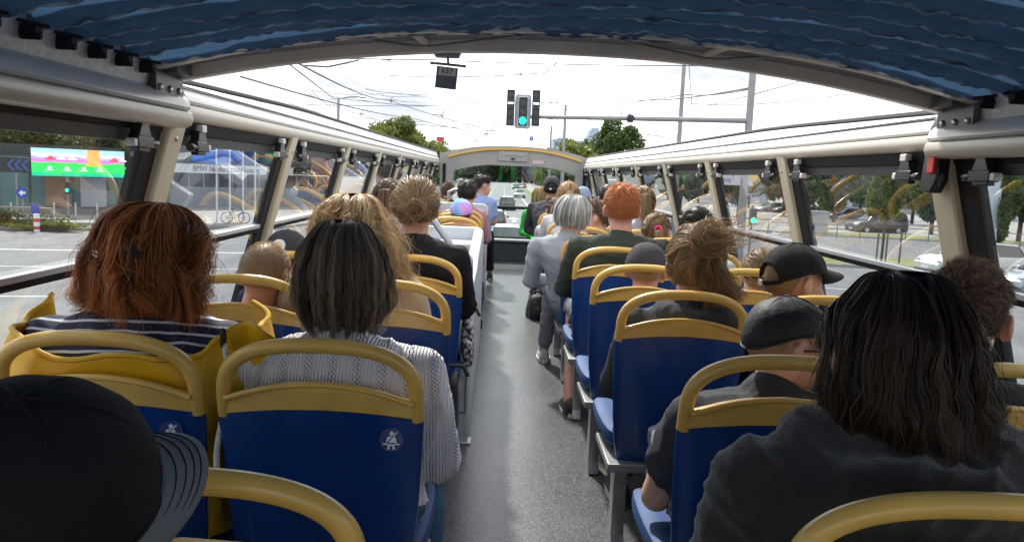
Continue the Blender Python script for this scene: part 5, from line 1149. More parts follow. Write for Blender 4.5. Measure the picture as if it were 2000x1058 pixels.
for (px, top, w, Y, m) in ((20, 208, 170, 60, 'leafy'), (130, 215, 150, 64, 'leafd'), (215, 232, 120, 66, 'leaf'), (300, 225, 130, 78, 'leafd'), (560, 262, 110, 92, 'leaf')):
    k_ += 1; tpx(px, 300, top, w, Y, 'dark tree between the glass office and the lettered showroom' if px == 300 else 'green tree to the right of the lettered showroom' if px == 560 else {'leafy': 'leftmost tree above the glass office, crown olive green', 'leafd': 'dark tree behind the colourful screen on the left', 'leaf': 'green tree behind the right end of the colourful screen'}[m], m, seed=40+k_, nl=7000, ls=.22, ct=.62)
# trees lining the road ahead
for i in range(22):
    Y = 108+i*11; x = 11.5+.6*sin(i*2.1)+i*.22
    tree(x, Y, rgt.uniform(8.0, 10.5), rgt.uniform(3.4, 4.4), 'tree in the row along the right kerb of the road ahead', ['leafy', 'leaf', 'leafr', 'leaf'][i % 4], seed=60+i, nl=2600, ls=.36, ct=.90, group='trees along the right of the road ahead')
for i in range(24):
    Y = 108+i*10; x = -15.5-.2*i+.8*sin(i*1.7)
    tree(x, Y, rgt.uniform(9, 12), rgt.uniform(4., 5.2), 'tree in the row along the left side of the road ahead', ['leaf', 'leafd', 'leafy'][i % 3], seed=80+i, nl=2800, ls=.40, ct=.92, group='trees along the left of the road ahead')
rg = np.random.default_rng(11)
mes = [crown_mesh((x, 365+y, 6.0+dz), (10, 6, 7.5), 2400, .6, 100+j)[0] for j, (x, y, dz) in enumerate([(rg.uniform(-3, 3)+(j % 45)*9-200, rg.uniform(-4, 4)+14*(j//45), rg.uniform(-1.5, 1.8)) for j in range(90)])]
bmw = bmesh.new()
for m_ in mes: bmw.from_mesh(m_)
wm = bpy.data.meshes.new('far_wood'); bmw.to_mesh(wm); bmw.free(); wm.materials.append(M['leafd'])
wo = bpy.data.objects.new('distant_wood', wm); COL.objects.link(wo); tag(wo, 'far mass of trees closing the end of the road', 'wood', kind='stuff')
# ---- cars
def paint(name, c): return mat(name, c, .22, metal=.25, coat=.8, var=.04)
PT = {'white': paint('car_paint_white', (.62, .64, .66)), 'dark': paint('car_paint_black', (.02, .021, .025)), 'silver': paint('car_paint_silver', (.38, .42, .46)), 'grey': paint('car_paint_grey', (.10, .11, .12)), 'red': paint('car_paint_red', (.40, .03, .03))}
M['carglass'] = mat('car_glass', (.02, .03, .035), .06, spec=.9); M['tyre'] = mat('tyre_rubber', (.02, .02, .02), .8); M['rim'] = mat('alloy_rim', (.45, .46, .48), .3, metal=.8)
M['tail'] = mat('tail_light_red', (.45, .01, .01), .2); M['headl'] = mat('headlight_clear', (.30, .33, .36), .1); M['plate'] = mat('number_plate_white', (.7, .7, .68), .5)
def car(name, label, x, y, rz, p, L=4.4, Wd=1.80, Ht=1.48, kind='hatch', group=None):
    root = thing(name, label, 'van' if 'van' in name else 'car', (x, y, 0), group, rz=rz)     # car drives towards local +Y
    sidep = {'hatch': [(-.49, .32), (-.495, .62), (-.47, .93), (-.40, 1.36), (-.32, .985), (-.1, 1.0), (.09, .97), (.24, .68), (.40, .60), (.475, .50), (.495, .33)],
             'van': [(-.49, .32), (-.495, .8), (-.485, 1.2), (-.46, .98), (-.3, 1.), (0., 1.), (.16, .97), (.31, .64), (.44, .52), (.485, .42), (.495, .30)]}
    def prof(y):      # belt and roof heights along the car, y in -.5...5
        belt = np.interp(y, [-.5, -.46, -.2, .2, .30, .45, .5], [.55, .62, .62, .60, .60, .50, .36])
        if kind == 'van': roof = np.interp(y, [-.5, -.485, -.44, -.1, .14, .32, .5], [.60, .86, .985, 1., .96, .62, .36]); belt = np.interp(y, [-.5, .25, .45, .5], [.60, .60, .50, .36])
        else: roof = np.interp(y, [-.5, -.47, -.37, -.1, .05, .24, .5], [.55, .64, .955, 1., .965, .61, .36])
        return belt, max(belt, roof)
    ys = [-.5, -.485, -.46, -.42, -.37, -.30, -.2, -.1, 0, .05, .1, .16, .22, .26, .32, .38, .44, .48, .495, .5]
    mb = MB(); rings = []
    for y_ in ys:
        b, rf = prof(y_); e = 1-.10*max(0, (abs(y_)-.38)/.12)**2; w = Wd/2*e; lo = .20 if abs(y_) < .47 else .28; b *= Ht
        rings.append([(-w*.93, y_*L, lo), (-w, y_*L, lo+.12), (-w*1.01, y_*L, b*.62), (-w*.985, y_*L, b-.03), (-w*.90, y_*L, b+.008), (w*.90, y_*L, b+.008), (w*.985, y_*L, b-.03), (w*1.01, y_*L, b*.62), (w, y_*L, lo+.12), (w*.93, y_*L, lo)])
    mb.loft(rings); body = mb.build('body', p, root, bevel=.0, angle=30)
    mb = MB(); rings = []
    for y_ in ys:
        b, rf = prof(y_)
        if rf-b < .015: continue
        w = Wd/2*.90; b *= Ht; rf *= Ht; t = w-(rf-b)*.33
        rings.append([(-w, y_*L, b-.02), (-t, y_*L, rf-.06), (-t+.08, y_*L, rf-.015), (t-.08, y_*L, rf-.015), (t, y_*L, rf-.06), (w, y_*L, b-.02)])
    mb.loft(rings); mb.build('glasshouse', M['carglass'], root, angle=30)
    mb = MB(); rings = []
    for y_ in [v for v in ys if prof(v)[1] > .93]:
        b, rf = prof(y_); w = Wd/2*.90; t = w-(rf-b)*Ht*.33; z = rf*Ht; rings.append([(-t-.012, y_*L, z-.075), (-t+.07, y_*L, z-.005), (0, y_*L, z+.012), (t-.07, y_*L, z-.005), (t+.012, y_*L, z-.075), (t-.06, y_*L, z-.03), (-t+.06, y_*L, z-.03)])
    mb.loft(rings)
    w = Wd/2*.90
    for s in (-1, 1):    # pillars
        for ya in ((-.44, -.385), (-.13, -.115), (.23, .06)) if kind != 'van' else ((-.475, -.455), (-.2, -.19), (.10, .10), (.30, .15)):
            b, r_ = prof(ya[0])[0]*Ht, prof(ya[1])[1]*Ht-.05; t = w-(r_-b)*.33
            mb.tube([(s*(w+.004), ya[0]*L, b-.01), (s*(t+.010), ya[1]*L, r_)], .035, 6)
    mb.build('roof', p, root, angle=30)
    for s in (-1, 1):
        for yy in (-.30, .31):
            mb = MB(); c = (s*(Wd/2-.11), yy*L, .32); mb.use(0)
            mb.loft([[(c[0]+s*dx, c[1]+r*cos(t), c[2]+r*sin(t)) for t in np.linspace(0, 2*pi, 25)[:-1]] for dx, r in ((-.10, .30), (-.09, .32), (.10, .32), (.12, .30), (.121, .21))]); wh = mb.build('wheel', M['tyre'], root)
            mb = MB(); mb.loft([[(c[0]+s*dx, c[1]+r*cos(t), c[2]+r*sin(t)) for t in np.linspace(0, 2*pi, 21)[:-1]] for dx, r in ((.118, .205), (.126, .19), (.124, .05))])
            for k in range(5): a = k*2*pi/5; mb.box((c[0]+s*.126, c[1]+.11*cos(a), c[2]+.11*sin(a)), (.012, .19, .035), Matrix.Rotation(a, 3, 'X'))
            mb.build('rim', M['rim'], wh)
        mb = MB(); mb.box((s*Wd*.40, -.487*L, .60*Ht*.95), (.22, .08, .20 if kind != 'van' else .42)); mb.build('tail_light', M['tail'], root, bevel=.02)
        mb = MB(); mb.box((s*Wd*.38, .470*L, .44*Ht), (.24, .12, .09)); mb.build('headlight', M['headl'], root, bevel=.03)
        mb = MB(); mb.box((s*(Wd/2+.09), .17*L, .64*Ht), (.18, .09, .12)); mb.build('mirror', p, root, bevel=.03)
    for s in (-1, 1):
        mb = MB(); mb.box((0, s*L*.502, .42), (.50, .02, .11)); mb.build('number_plate', M['plate'], root)
        mb = MB(); mb.box((0, s*L*.488, .30), (Wd*.86, .12, .14)); mb.build('bumper', M['black'], root, bevel=.03)
    return root
def cpx(px, Y): return at(px, 400, Y)[0]
car('car', 'white hatchback driving directly ahead of the bus, seen from behind through the windscreen', cpx(992, 37), 37, 0, PT['white'])
car('car', 'silver-grey car ahead on the road with the next white car behind it', cpx(990, 84), 84, 0, PT['grey'])
car('car', 'oncoming silver car in the right lane of the road ahead', cpx(1014, 130), 130, pi, PT['silver'])
car('car', 'small dark car farthest along the road ahead', cpx(1006, 205), 205, pi, PT['dark'])
car('car', 'tiny pale car beside the farthest dark car', cpx(1013, 218), 218, pi, PT['white'])
car('car', 'tiny red car at the end of the road by the right kerb', cpx(1021, 225), 225, pi, PT['red'])
car('car', 'white car on the left side of the road ahead, above the black-haired passenger', cpx(916, 108), 108, pi, PT['white'], Ht=1.6)
car('car', 'dark hatchback ahead partly hidden by the man in light blue', cpx(970, 50)-.2, 52, 0, PT['grey'])
car('car', 'pale blue-white car waiting beside the pylon, bonnet left of the thick cream post', 22.0, 34.5, radians(96), PT['white'], L=4.7, Ht=1.65)
car('car', 'silver car nearest the bus in the lower right windows', 22.2, 29.5, radians(98), PT['silver'], L=4.6, Ht=1.5)
car('car', 'white car parked behind the nearest silver car, right edge', 27.5, 36.5, radians(96), PT['white'], Ht=1.6)
car('black_van', 'black minibus van parked side-on behind the staked tree', cpx(1716, 66), 66, radians(98), PT['dark'], L=4.9, Wd=1.95, Ht=1.95, kind='van')
for i, (px, Y, c, lb) in enumerate(((1583, 96, 'white', 'white hatchback parked far off, left of the black van'), (1632, 97, 'dark', 'dark car parked to the right of the white hatchback'), (1655, 92, 'grey', 'grey car parked just above the black van'), (1540, 104, 'dark', 'black car parked left of the white hatchback'), (1505, 106, 'silver', 'silver car parked left of the black car, near the narrow cream post'))):
    car('car', lb, cpx(px, Y), Y, radians(80+i*7), PT[c], group='cars in the far car park')
# ---- signs and lights
M['pole'] = mat('grey_steel_pole', (.30, .31, .32), .5, metal=.3, var=.15); M['poled'] = mat('dark_pole', (.10, .10, .105), .6); M['housing'] = mat('signal_housing', (.03, .035, .04), .5)
M['backb'] = mat('signal_board_grey', (.42, .46, .52), .5); M['green'] = mat('green_lamp', (.0, .85, .45), .3, emis=2.2); M['lens'] = mat('dark_lens', (.02, .02, .025), .15); M['wlamp'] = mat('white_lamp', (.9, .9, .85), .3, emis=1.6)
SY = 30.0
def sp(px, py, Y=SY): return Vector(at(px, py, Y))
def lens(mb, c, r, d=.10):
    mb.loft([[(c[0]+r*cos(t), c[1]+q, c[2]+r*sin(t)) for t in np.linspace(0, 2*pi, 21)[:-1]] for q in (0, -.02)])
def visor(mb, c, r, d=.16):
    n = 15; mb.add([(c[0]+r*cos(a), c[1]+q*(1-.35*abs(cos(a))), c[2]+r*sin(a)) for a in np.linspace(-.5, pi+.5, n) for q in (0, -d)], [(2*i, 2*i+1, 2*i+3, 2*i+2) for i in range(n-1)])
pl_ = sp(1462, 250); arm0 = sp(1058, 229); arm1 = sp(1462, 236)
gan = thing('signal_gantry', 'grey steel pole with long mast arm reaching over the road', 'mast', (pl_.x, SY, 0))
def loc(v): return (v.x-pl_.x, v.y-SY, v.z)
mb = MB(); mb.tube([(0, 0, 0), (0, 0, sp(1462, 90).z)], [.18, .13], 12); mb.build('pole', M['pole'], gan)
mb = MB(); mb.tube([loc(sp(1020, 228)), loc(arm1)], [.07, .11], 12); mb.build('mast_arm', M['pole'], gan)
def signal(px, py, wp, hp, n, board, label, lit=None, bar=False):
    c = sp(px, py); k = SY/FPX; w, h = wp*k, hp*k; root = thing('traffic_light', label, 'traffic light', (c.x, SY-.20, c.z), 'signals on the mast arm')
    if board:
        pts = rrect(-w/2, w/2, -h/2, h/2, .12); full = [(x, z) for x, z in [(w/2-.12+.12*cos(a), h/2-.12+.12*sin(a)) for a in np.linspace(0, pi/2, 6)]+[(-w/2+.12+.12*cos(a), h/2-.12+.12*sin(a)) for a in np.linspace(pi/2, pi, 6)]+[(-w/2+.12+.12*cos(a), -h/2+.12+.12*sin(a)) for a in np.linspace(pi, 1.5*pi, 6)]+[(w/2-.12+.12*cos(a), -h/2+.12+.12*sin(a)) for a in np.linspace(1.5*pi, 2*pi, 6)]]
        mb = MB(); mb.prism(full, 'y', -.02, .02); mb.build('backboard', M['backb'], root)
        mb = MB(); mb.box((0, -.03, 0), (w*.62, .02, h*.86)); mb.build('white_border', M['paper'], root)
        w *= .52; h *= .82
    mb = MB(); mb.box((0, -.10, 0), (w, .14, h)); mb.build('housing', M['housing'], root, bevel=.015)
    for i in range(n):
        z = h/2-h/n*(i+.5); r = min(w*.40, h/n*.42)
        if bar and i == 1: mb = MB(); mb.box((0, -.18, z), (w*.72, .02, .06)); mb.build('lit_bar', M['wlamp'], root); continue
        mb = MB(); lens(mb, (0, -.175, z), r*(1.08 if lit == i else 1)); mb.build('lens', M['green'] if lit == i else M['lens'], root)
        mb = MB(); visor(mb, (0, -.17, z), r*1.08); mb.build('visor', M['housing'], root, solid=.008)
    return root
signal(1021, 219, 31, 64, 3, True, 'central traffic light on pale backboard showing green', lit=2)
signal(997, 212, 15, 67, 4, False, 'narrow tram signal left of the green traffic light', bar=True)
signal(1046, 213, 15, 67, 4, False, 'narrow tram signal right of the green traffic light', bar=True)
c = sp(1230, 232); t_ = thing('small_signal', 'small round black lamp clamped halfway along the mast arm', 'lamp', (c.x, SY-.1, c.z))
mb = MB(); mb.box((0, 0, 0), (.22, .18, .30)); mb.tube([(.03, -.08, .0), (.03, -.22, .0)], .11, 14); mb.tube([(-.03, 0, .15), (-.03, 0, .26)], .02, 6); mb.build('housing', M['housing'], t_, bevel=.01); mb = MB(); lens(mb, (.03, -.222, 0), .085); mb.build('lens', M['lens'], t_)
def post(px, ytop, Y, r, label, arm=None, m='pole', name='street_pole'):
    q = sp(px, ytop, Y); root = thing(name, label, 'pole', (q.x, Y, 0)); mb = MB(); mb.tube([(0, 0, 0), (0, 0, q.z*.5), (0, 0, q.z)], [r*1.3, r*1.1, r*.8], 10); mb.build('shaft', M[m], root)
    if arm:
        mb = MB(); mb.tube([(0, 0, q.z-.1), (arm*.5, 0, q.z+.18), (arm, 0, q.z+.2)], .045, 6); mb.build('bracket_arm', M[m], root)
        mb = MB(); mb.ell((arm*1.1, 0, q.z+.17), (abs(arm)*.16, .13, .07)); mb.build('lamp_head', M[m], root)
    return root
post(1338, 100, 40, .12, 'slim plain grey pole left of the mast arm pole'); post(1105, 205, 75, .15, 'street lamp pole with arm to the left, right of the green signal', arm=-2.1, name='street_lamp'); post(1077, 246, 95, .13, 'shorter grey pole left of the street lamp', arm=-1.2, name='street_lamp')
post(661, 192, 70, .14, 'catenary pole with bracket above the left cant rail', arm=2.0); post(1214, 216, 110, .1, 'thin far pole behind the dark green round tree')
def flat_sign(px, py, Y, w, h, m, label, txt=None, tm=None, name='hanging_road_sign'):
    q = sp(px, py, Y); root = thing(name, label, 'sign', (q.x, Y, q.z)); mb = MB(); mb.box((0, 0, 0), (w, .04, h)); mb.build('panel', m, root, bevel=.01)
    mb = MB(); mb.tube([(-w*.3, 0, h/2), (-w*.3, 0, h/2+.5)], .015, 5); mb.tube([(w*.3, 0, h/2), (w*.3, 0, h/2+.5)], .015, 5); mb.build('hanger', M['poled'], root)
    if txt: text_mesh('lettering', txt, h*.8, tm, root, (0, -.025, 0))
    return root
M['redsign'] = mat('red_sign_face', (.62, .06, .07), .5, var=.1); M['bluesign'] = mat('blue_sign_face', (.03, .08, .40), .45)
flat_sign(860, 272, 70, .70, .42, M['redsign'], 'small red rectangular sign hung from the wires over the left of the road'); flat_sign(1038, 271, 75, .34, .44, M['bluesign'], 'small blue sign with white T hung below the green signal', 'T', M['paper'])
# ---- overhead wires
M['wire'] = mat('dark_wire', (.08, .08, .09), .6)
def wire(pts, r=.018, sagz=.0):
    P_ = [Vector(at(*p)) for p in pts]; q = []
    for i in range(len(P_)-1):
        for t in np.linspace(0, 1, 9)[:-1]: v = P_[i].lerp(P_[i+1], t); v.z -= sagz*4*t*(1-t); q.append(v)
    q.append(P_[-1]); c = q[0]; mb = MB(); mb.tube([v-c for v in q], r, 5); o = mb.build('overhead_wire', M['wire'], None, off=tuple(c)); tag(o, 'thin dark overhead tram wire crossing the bright sky', 'wire', 'overhead tram and span wires'); return o
for pts, r, s_ in (
 ([(500, 110, 22), (850, 117, 34)], 0.023, .02), ([(905, 120, 34), (1500, 128, 30)], 0.019, .08), ([(560, 122, 20), (655, 195, 60)], 0.023, .0), ([(575, 120, 20), (760, 196, 60), (950, 250, 110)], 0.030, .25), ([(470, 150, 22), (800, 230, 70), (960, 262, 120)], 0.030, .2),
 ([(640, 195, 70), (700, 190, 70)], .02, 0), ([(760, 148, 50), (1060, 143, 46), (1090, 118, 45)], 0.027, .15), ([(700, 196, 70), (930, 200, 80), (1180, 188, 60), (1462, 172, 30)], 0.030, .4), ([(1060, 218, 60), (1340, 185, 40), (1462, 175, 30)], 0.027, .1),
 ([(1345, 215, 40), (1560, 160, 26)], 0.019, .05), ([(1345, 202, 40), (1655, 184, 28)], 0.019, .2), ([(1240, 262, 100), (1340, 265, 60), (1380, 240, 50)], .02, .1), ([(830, 262, 90), (868, 245, 90), (910, 243, 95), (960, 250, 100), (1170, 265, 130)], .02, .1),
 ([(880, 300, 110), (868, 262, 100), (890, 250, 98), (930, 251, 100)], .02, 0), ([(975, 227, 90), (960, 255, 95), (925, 276, 100)], 0.034, 0), ([(925, 276, 100), (975, 270, 100)], .03, 0), ([(935, 281, 110), (990, 283, 110)], .03, 0), ([(1100, 212, 75), (1075, 262, 80), (1060, 270, 85)], 0.027, 0),
 ([(590, 128, 26), (640, 131, 27), (700, 118, 28)], 0.030, .0), ([(1180, 255, 90), (1260, 262, 90), (1330, 270, 90)], 0.042, .1), ([(1000, 262, 90), (1130, 272, 90), (1200, 276, 90)], .02, .0), ([(600, 205, 60), (830, 208, 75)], 0.023, 0), ([(780, 240, 80), (985, 258, 120)], 0.034, 0), ([(1345, 120, 40), (1352, 215, 41)], 0.019, 0), ([(1065, 232, 60), (1160, 236, 80), (1190, 260, 90)], 0.023, .1)):
    wire(pts, r, s_)
rw = random.Random(12)
for i in range(16):
    Y0 = rw.uniform(28, 60); Y1 = Y0+rw.uniform(15, 70); x0 = rw.uniform(430, 900); x1 = x0+rw.uniform(120, 420); y0 = rw.uniform(115, 205); y1 = min(268, y0+rw.uniform(5, 70))
    wire([(x0, y0, Y0), ((x0+x1)/2, (y0+y1)/2+rw.uniform(-3, 6), (Y0+Y1)/2), (x1, y1, Y1)], .010*Y0/30, .25)
for i in range(8):
    y0 = rw.uniform(225, 275); Y0 = rw.uniform(85, 130); x0 = rw.uniform(780, 1000); wire([(x0, y0, Y0), (x0+rw.uniform(60, 330), y0+rw.uniform(-8, 8), Y0+rw.uniform(0, 15))], .020, .5)
# insulator brackets on the wires
for (px, py, Y) in ((632, 112, 26), (758, 196, 60), (858, 225, 85), (700, 222, 60), (1012, 143, 46), (755, 118, 30), (945, 262, 100), (1155, 268, 110)):
    q = sp(px, py, Y); mb = MB(); s = Y/60; mb.tube([(-.5*s, 0, .04*s), (.5*s, 0, 0)], .022*s, 6); mb.tube([(.25*s, 0, .0), (.32*s, 0, .32*s)], .022*s, 6); mb.tube([(.1*s, 0, 0), (.3*s, 0, -.16*s)], .04*s, 6); o = mb.build('wire_bracket', M['wire'], None, off=tuple(q)); tag(o, 'small dark steady arm bracket clipped to the overhead wires', 'bracket', 'brackets on the overhead wires')
# ---- hotel far behind on the right
M['hotel'] = mat('pale_blue_facade', (.34, .42, .50), .5); M['hotelw'] = mat('facade_window', (.10, .15, .20), .2); M['roofg'] = mat('roof_grey', (.30, .31, .33), .7)
hb = at(1132, 300, 300); bl = thing('hotel_building', 'pale blue-grey multi-storey hotel with stepped tower far behind the dark green tree', 'building', (hb[0], 300, 0))
zt = at(1132, 276, 300)[2]; zt2 = at(1158, 256, 300)[2]
mb = MB(); mb.box((0, 0, zt/2), (22, 12, zt)); mb.box((-7, 0, zt+.4), (4, 6, .8)); mb.build('wall', M['hotel'], bl, smooth=False)
mb = MB(); mb.box((5.5, 1, (zt+zt2)/2), (5.0, 8, zt2-zt)); mb.box((5.5, 1, zt2+.5), (3, 5, 1.2)); mb.box((5.5, 1, zt+.8), (7.5, 9, 1.4)); mb.build('tower', M['hotel'], bl, smooth=False)
for fl_ in range(6):
    for k in range(10):
        mb = MB(); mb.box((-9.6+k*2.1, -6.05, zt-1.6-fl_*2.9), (1.3, .1, 1.5)); mb.build('window', M['hotelw'], bl, smooth=False)
# ---- glass office and big screen on the left
M['teal'] = mat('teal_glass_panels', (.10, .20, .20), .18, var=.2, vscale=.6); M['tealf'] = mat('dark_mullion', (.03, .045, .045), .5); M['upper'] = mat('dark_upper_facade', (.045, .055, .055), .3, var=.3, vscale=1); M['conc'] = mat('plinth_concrete', (.24, .23, .22), .8, var=.2)
A0 = np.array([-44.0, 43.0]); A1 = np.array([-25.5, 51.8]); dv = (A1-A0)/np.linalg.norm(A1-A0); ang = atan2(dv[1], dv[0]); Lf = float(np.linalg.norm(A1-A0))
of = thing('glass_office', 'low office block with teal glass panels beneath the colourful screen', 'building', (A0[0], A0[1], 0), rz=ang)
mb = MB(); mb.box((Lf/2, 4, 2.25), (Lf, 8, 3.3)); mb.build('glass_wall', M['teal'], of, smooth=False)
mb = MB(); mb.box((Lf/2, 4.05, .36), (Lf+.3, 8.2, .48)); mb.build('plinth', M['conc'], of, smooth=False)
mb = MB(); mb.box((Lf/2, 4.2, 4.25), (Lf-.4, 7.6, .6)); mb.build('upper_storey', M['upper'], of, smooth=False)
for k in range(13):
    mb = MB(); mb.box((.15+k*(Lf-.3)/12, -.04, 2.25), (.07, .08, 3.25)); mb.build('mullion', M['tealf'], of, smooth=False)
mb = MB(); mb.box((Lf/2, -.06, 3.92), (Lf+.1, .2, .10)); mb.build('cornice', M['tealf'], of, smooth=False)
M['brownp'] = mat('brown_panel', (.22, .13, .08), .6); M['greyp'] = mat('pale_grey_panel', (.34, .36, .40), .5)
mb = MB(); mb.box((Lf-3.6, -.10, 1.9), (1.5, .2, 2.6)); mb.build('brown_door', M['brownp'], of, bevel=.02)
mb = MB(); mb.box((Lf-1.6, -.10, 2.1), (1.5, .2, 3.0)); mb.build('grey_door', M['greyp'], of, bevel=.02)
# screen
sc0 = at(60, 288, 47); sc1 = at(242, 288, 51.0); sb = at(60, 343, 47)
d2 = np.array([sc1[0]-sc0[0], 51.0-47]); Ls = float(np.linalg.norm(d2)); a2 = atan2(d2[1], d2[0]); hS = sc0[2]-sb[2]
scr = thing('led_screen', 'wide LED billboard with green, pink and orange car advert', 'screen', (sc0[0], 47, sb[2]), rz=a2)
mb = MB(); mb.box((Ls/2, .15, hS/2), (Ls+.1, .26, hS+.1)); mb.build('casing', M['housing'], scr, smooth=False)
def screen_mat():
    m = bpy.data.materials.new('screen_picture'); m.use_nodes = True; t = m.node_tree; b = t.nodes['Principled BSDF']; c = N(t, 'ShaderNodeTexCoord').outputs['Object']; sx = N(t, 'ShaderNodeSeparateXYZ'); t.links.new(c, sx.inputs[0])
    zz = N(t, 'ShaderNodeMath', operation='DIVIDE'); zz.inputs[1].default_value = hS; t.links.new(sx.outputs[2], zz.inputs[0])
    xx = N(t, 'ShaderNodeMath', operation='DIVIDE'); xx.inputs[1].default_value = Ls; t.links.new(sx.outputs[0], xx.inputs[0])
    n = N(t, 'ShaderNodeTexNoise'); n.inputs['Scale'].default_value = 1.1; t.links.new(c, n.inputs[0])
    ad = N(t, 'ShaderNodeMath', operation='MULTIPLY_ADD'); ad.inputs[1].default_value = .22; t.links.new(n.outputs[0], ad.inputs[0]); t.links.new(zz.outputs[0], ad.inputs[2])
    r = N(t, 'ShaderNodeValToRGB'); r.color_ramp.interpolation = 'EASE'; e = r.color_ramp.elements; e[0].position = .12; e[0].color = (.0, .42, .30, 1); e[1].position = .98; e[1].color = (.35, .62, .70, 1)
    for p_, c_ in ((.30, (.02, .60, .12, 1)), (.58, (.03, .62, .10, 1)), (.66, (.75, .12, .55, 1)), (.76, (.35, .30, .55, 1)), (.84, (.75, .55, .60, 1))): q = e.new(p_); q.color = c_
    t.links.new(ad.outputs[0], r.inputs[0])
    r2 = N(t, 'ShaderNodeValToRGB'); e = r2.color_ramp.elements; e[0].position = .55; e[0].color = (0, 0, 0, 1); e[1].position = .60; e[1].color = (1, 1, 1, 1); q = e.new(.70); q.color = (1, 1, 1, 1); q = e.new(.75); q.color = (0, 0, 0, 1)
    t.links.new(xx.outputs[0], r2.inputs[0]); mx = N(t, 'ShaderNodeMixRGB'); mx.inputs[2].default_value = (.85, .35, .10, 1); t.links.new(r.outputs[0], mx.inputs[1])
    gt = N(t, 'ShaderNodeMath', operation='GREATER_THAN'); gt.inputs[1].default_value = .40; t.links.new(zz.outputs[0], gt.inputs[0]); mu = N(t, 'ShaderNodeMath', operation='MULTIPLY'); t.links.new(gt.outputs[0], mu.inputs[0]); t.links.new(r2.outputs[0], mu.inputs[1]); t.links.new(mu.outputs[0], mx.inputs[0])
    t.links.new(mx.outputs[0], b.inputs['Base Color']); t.links.new(mx.outputs[0], b.inputs['Emission Color']); b.inputs['Emission Strength'].default_value = .75; return m
mb = MB(); mb.box((Ls/2, .0, hS/2), (Ls, .04, hS)); mb.build('picture', screen_mat(), scr, smooth=False)
M['adcar'] = mat('advert_red', (.75, .08, .10), .5, emis=.6); M['adpale'] = mat('advert_pale', (.80, .72, .78), .5, emis=.6)
for k, (fx, m_) in enumerate(((.19, 'adcar'), (.30, 'adpale'), (.42, 'adpale'), (.88, 'adcar'), (.97, 'adpale'))):
    mb = MB(); s = Ls*.05; mb.prism([(a*s+fx*Ls, b*s+hS*.60) for a, b in ((-1.0, 0), (-1.0, .35), (-.5, .42), (-.2, .8), (.35, .8), (.7, .42), (1.05, .32), (1.05, 0))], 'y', -.045, -.03); mb.build('advert_car', M[m_], scr, smooth=False)
for k in range(4): mb = MB(); mb.box((Ls*(.18+.18*k), -.04, hS*.22), (Ls*.09, .02, .05)); mb.box((Ls*(.18+.18*k), -.04, hS*.31), (.22, .02, .16)); mb.build('advert_caption', M['adpale'], scr, smooth=False)
# blue chevron sign
q = at(30, 322, 44); cs = thing('chevron_sign', 'dark board with three blue left-pointing chevrons, left of the screen', 'sign', (q[0], 44, q[2]), rz=.3)
mb = MB(); mb.box((0, 0, 0), (1.5, .08, .85)); mb.build('board', M['housing'], cs, bevel=.02); M['chev'] = mat('chevron_blue', (.05, .12, .42), .5)
for k in range(3): mb = MB(); x = -.42+k*.36; mb.prism([(x, 0), (x+.28, .32), (x+.42, .32), (x+.14, 0), (x+.42, -.32), (x+.28, -.32)], 'y', -.05, -.045); mb.build('chevron', M['chev'], cs, smooth=False)
mb = MB(); mb.tube([(0, .06, -.4), (0, .06, -q[2])], .05, 8); mb.build('post', M['pole'], cs)
def round_sign(px, py, Y, label):
    q = at(px, py, Y); r_ = thing('round_sign', label, 'sign', (q[0], Y, 0)); mb = MB(); mb.tube([(0, 0, 0), (0, 0, q[2]+.3)], .035, 8); mb.build('post', M['pole'], r_)
    mb = MB(); mb.loft([[(.31*cos(t), -.05+d, q[2]+.31*sin(t)) for t in np.linspace(0, 2*pi, 25)[:-1]] for d in (0, .02)]); fc = mb.build('disc', M['bluesign'], r_)
    mb = MB(); mb.prism([(-.18, q[2]-.02), (.02, q[2]-.18), (.02, q[2]-.07), (.18, q[2]-.07), (.18, q[2]+.05), (.02, q[2]+.05), (.02, q[2]+.14)], 'y', -.056, -.052); mb.build('arrow', M['paper'], fc, smooth=False)
round_sign(44, 376, 40, 'blue round direction sign on a thin post below the chevron board')
q = at(72, 440, 39); bo = thing('traffic_bollard', 'red and white traffic bollard with small blue arrow plate', 'bollard', (q[0], 39, .0)); mb = MB(); mb.tube([(0, 0, 0), (0, 0, .9)], .14, 12); mb.build('body', M['paper'], bo)
mb = MB(); mb.tube([(0, 0, .12), (0, 0, .28)], .145, 12); mb.tube([(0, 0, .50), (0, 0, .68)], .145, 12); mb.build('red_band', M['redsign'], bo); mb = MB(); mb.box((0, -.08, 1.2), (.42, .04, .55)); mb.build('arrow_plate', M['bluesign'], bo, bevel=.02)
q = at(132, 366, 41); ps = thing('pedestrian_signal', 'pedestrian light showing green in front of the teal glass', 'traffic light', (q[0], 41, 0)); mb = MB(); mb.tube([(0, 0, 0), (0, 0, q[2]+.5)], .05, 8); mb.build('post', M['pole'], ps)
mb = MB(); mb.box((.10, -.12, q[2]), (.26, .2, .62)); mb.build('housing', M['housing'], ps, bevel=.02); mb = MB(); lens(mb, (.10, -.23, q[2]-.14), .09); mb.build('green_lens', M['green'], ps); mb = MB(); lens(mb, (.10, -.23, q[2]+.14), .09); mb.build('red_lens', M['lens'], ps)
for k in range(9):
    px = -20+k*42; Y = 42.6+k*.62; q = at(px, 420, Y); mb = MB(); mb.tube([(0, 0, .1), (0, 0, 1.15)], .05, 8); mb.ell((0, 0, 1.15), (.05, .05, .03)); o = mb.build('bollard', M['backb'], None, off=(q[0], Y, 0)); tag(o, 'slim pale bollard in the row before the glass office', 'bollard', 'bollards before the glass office')
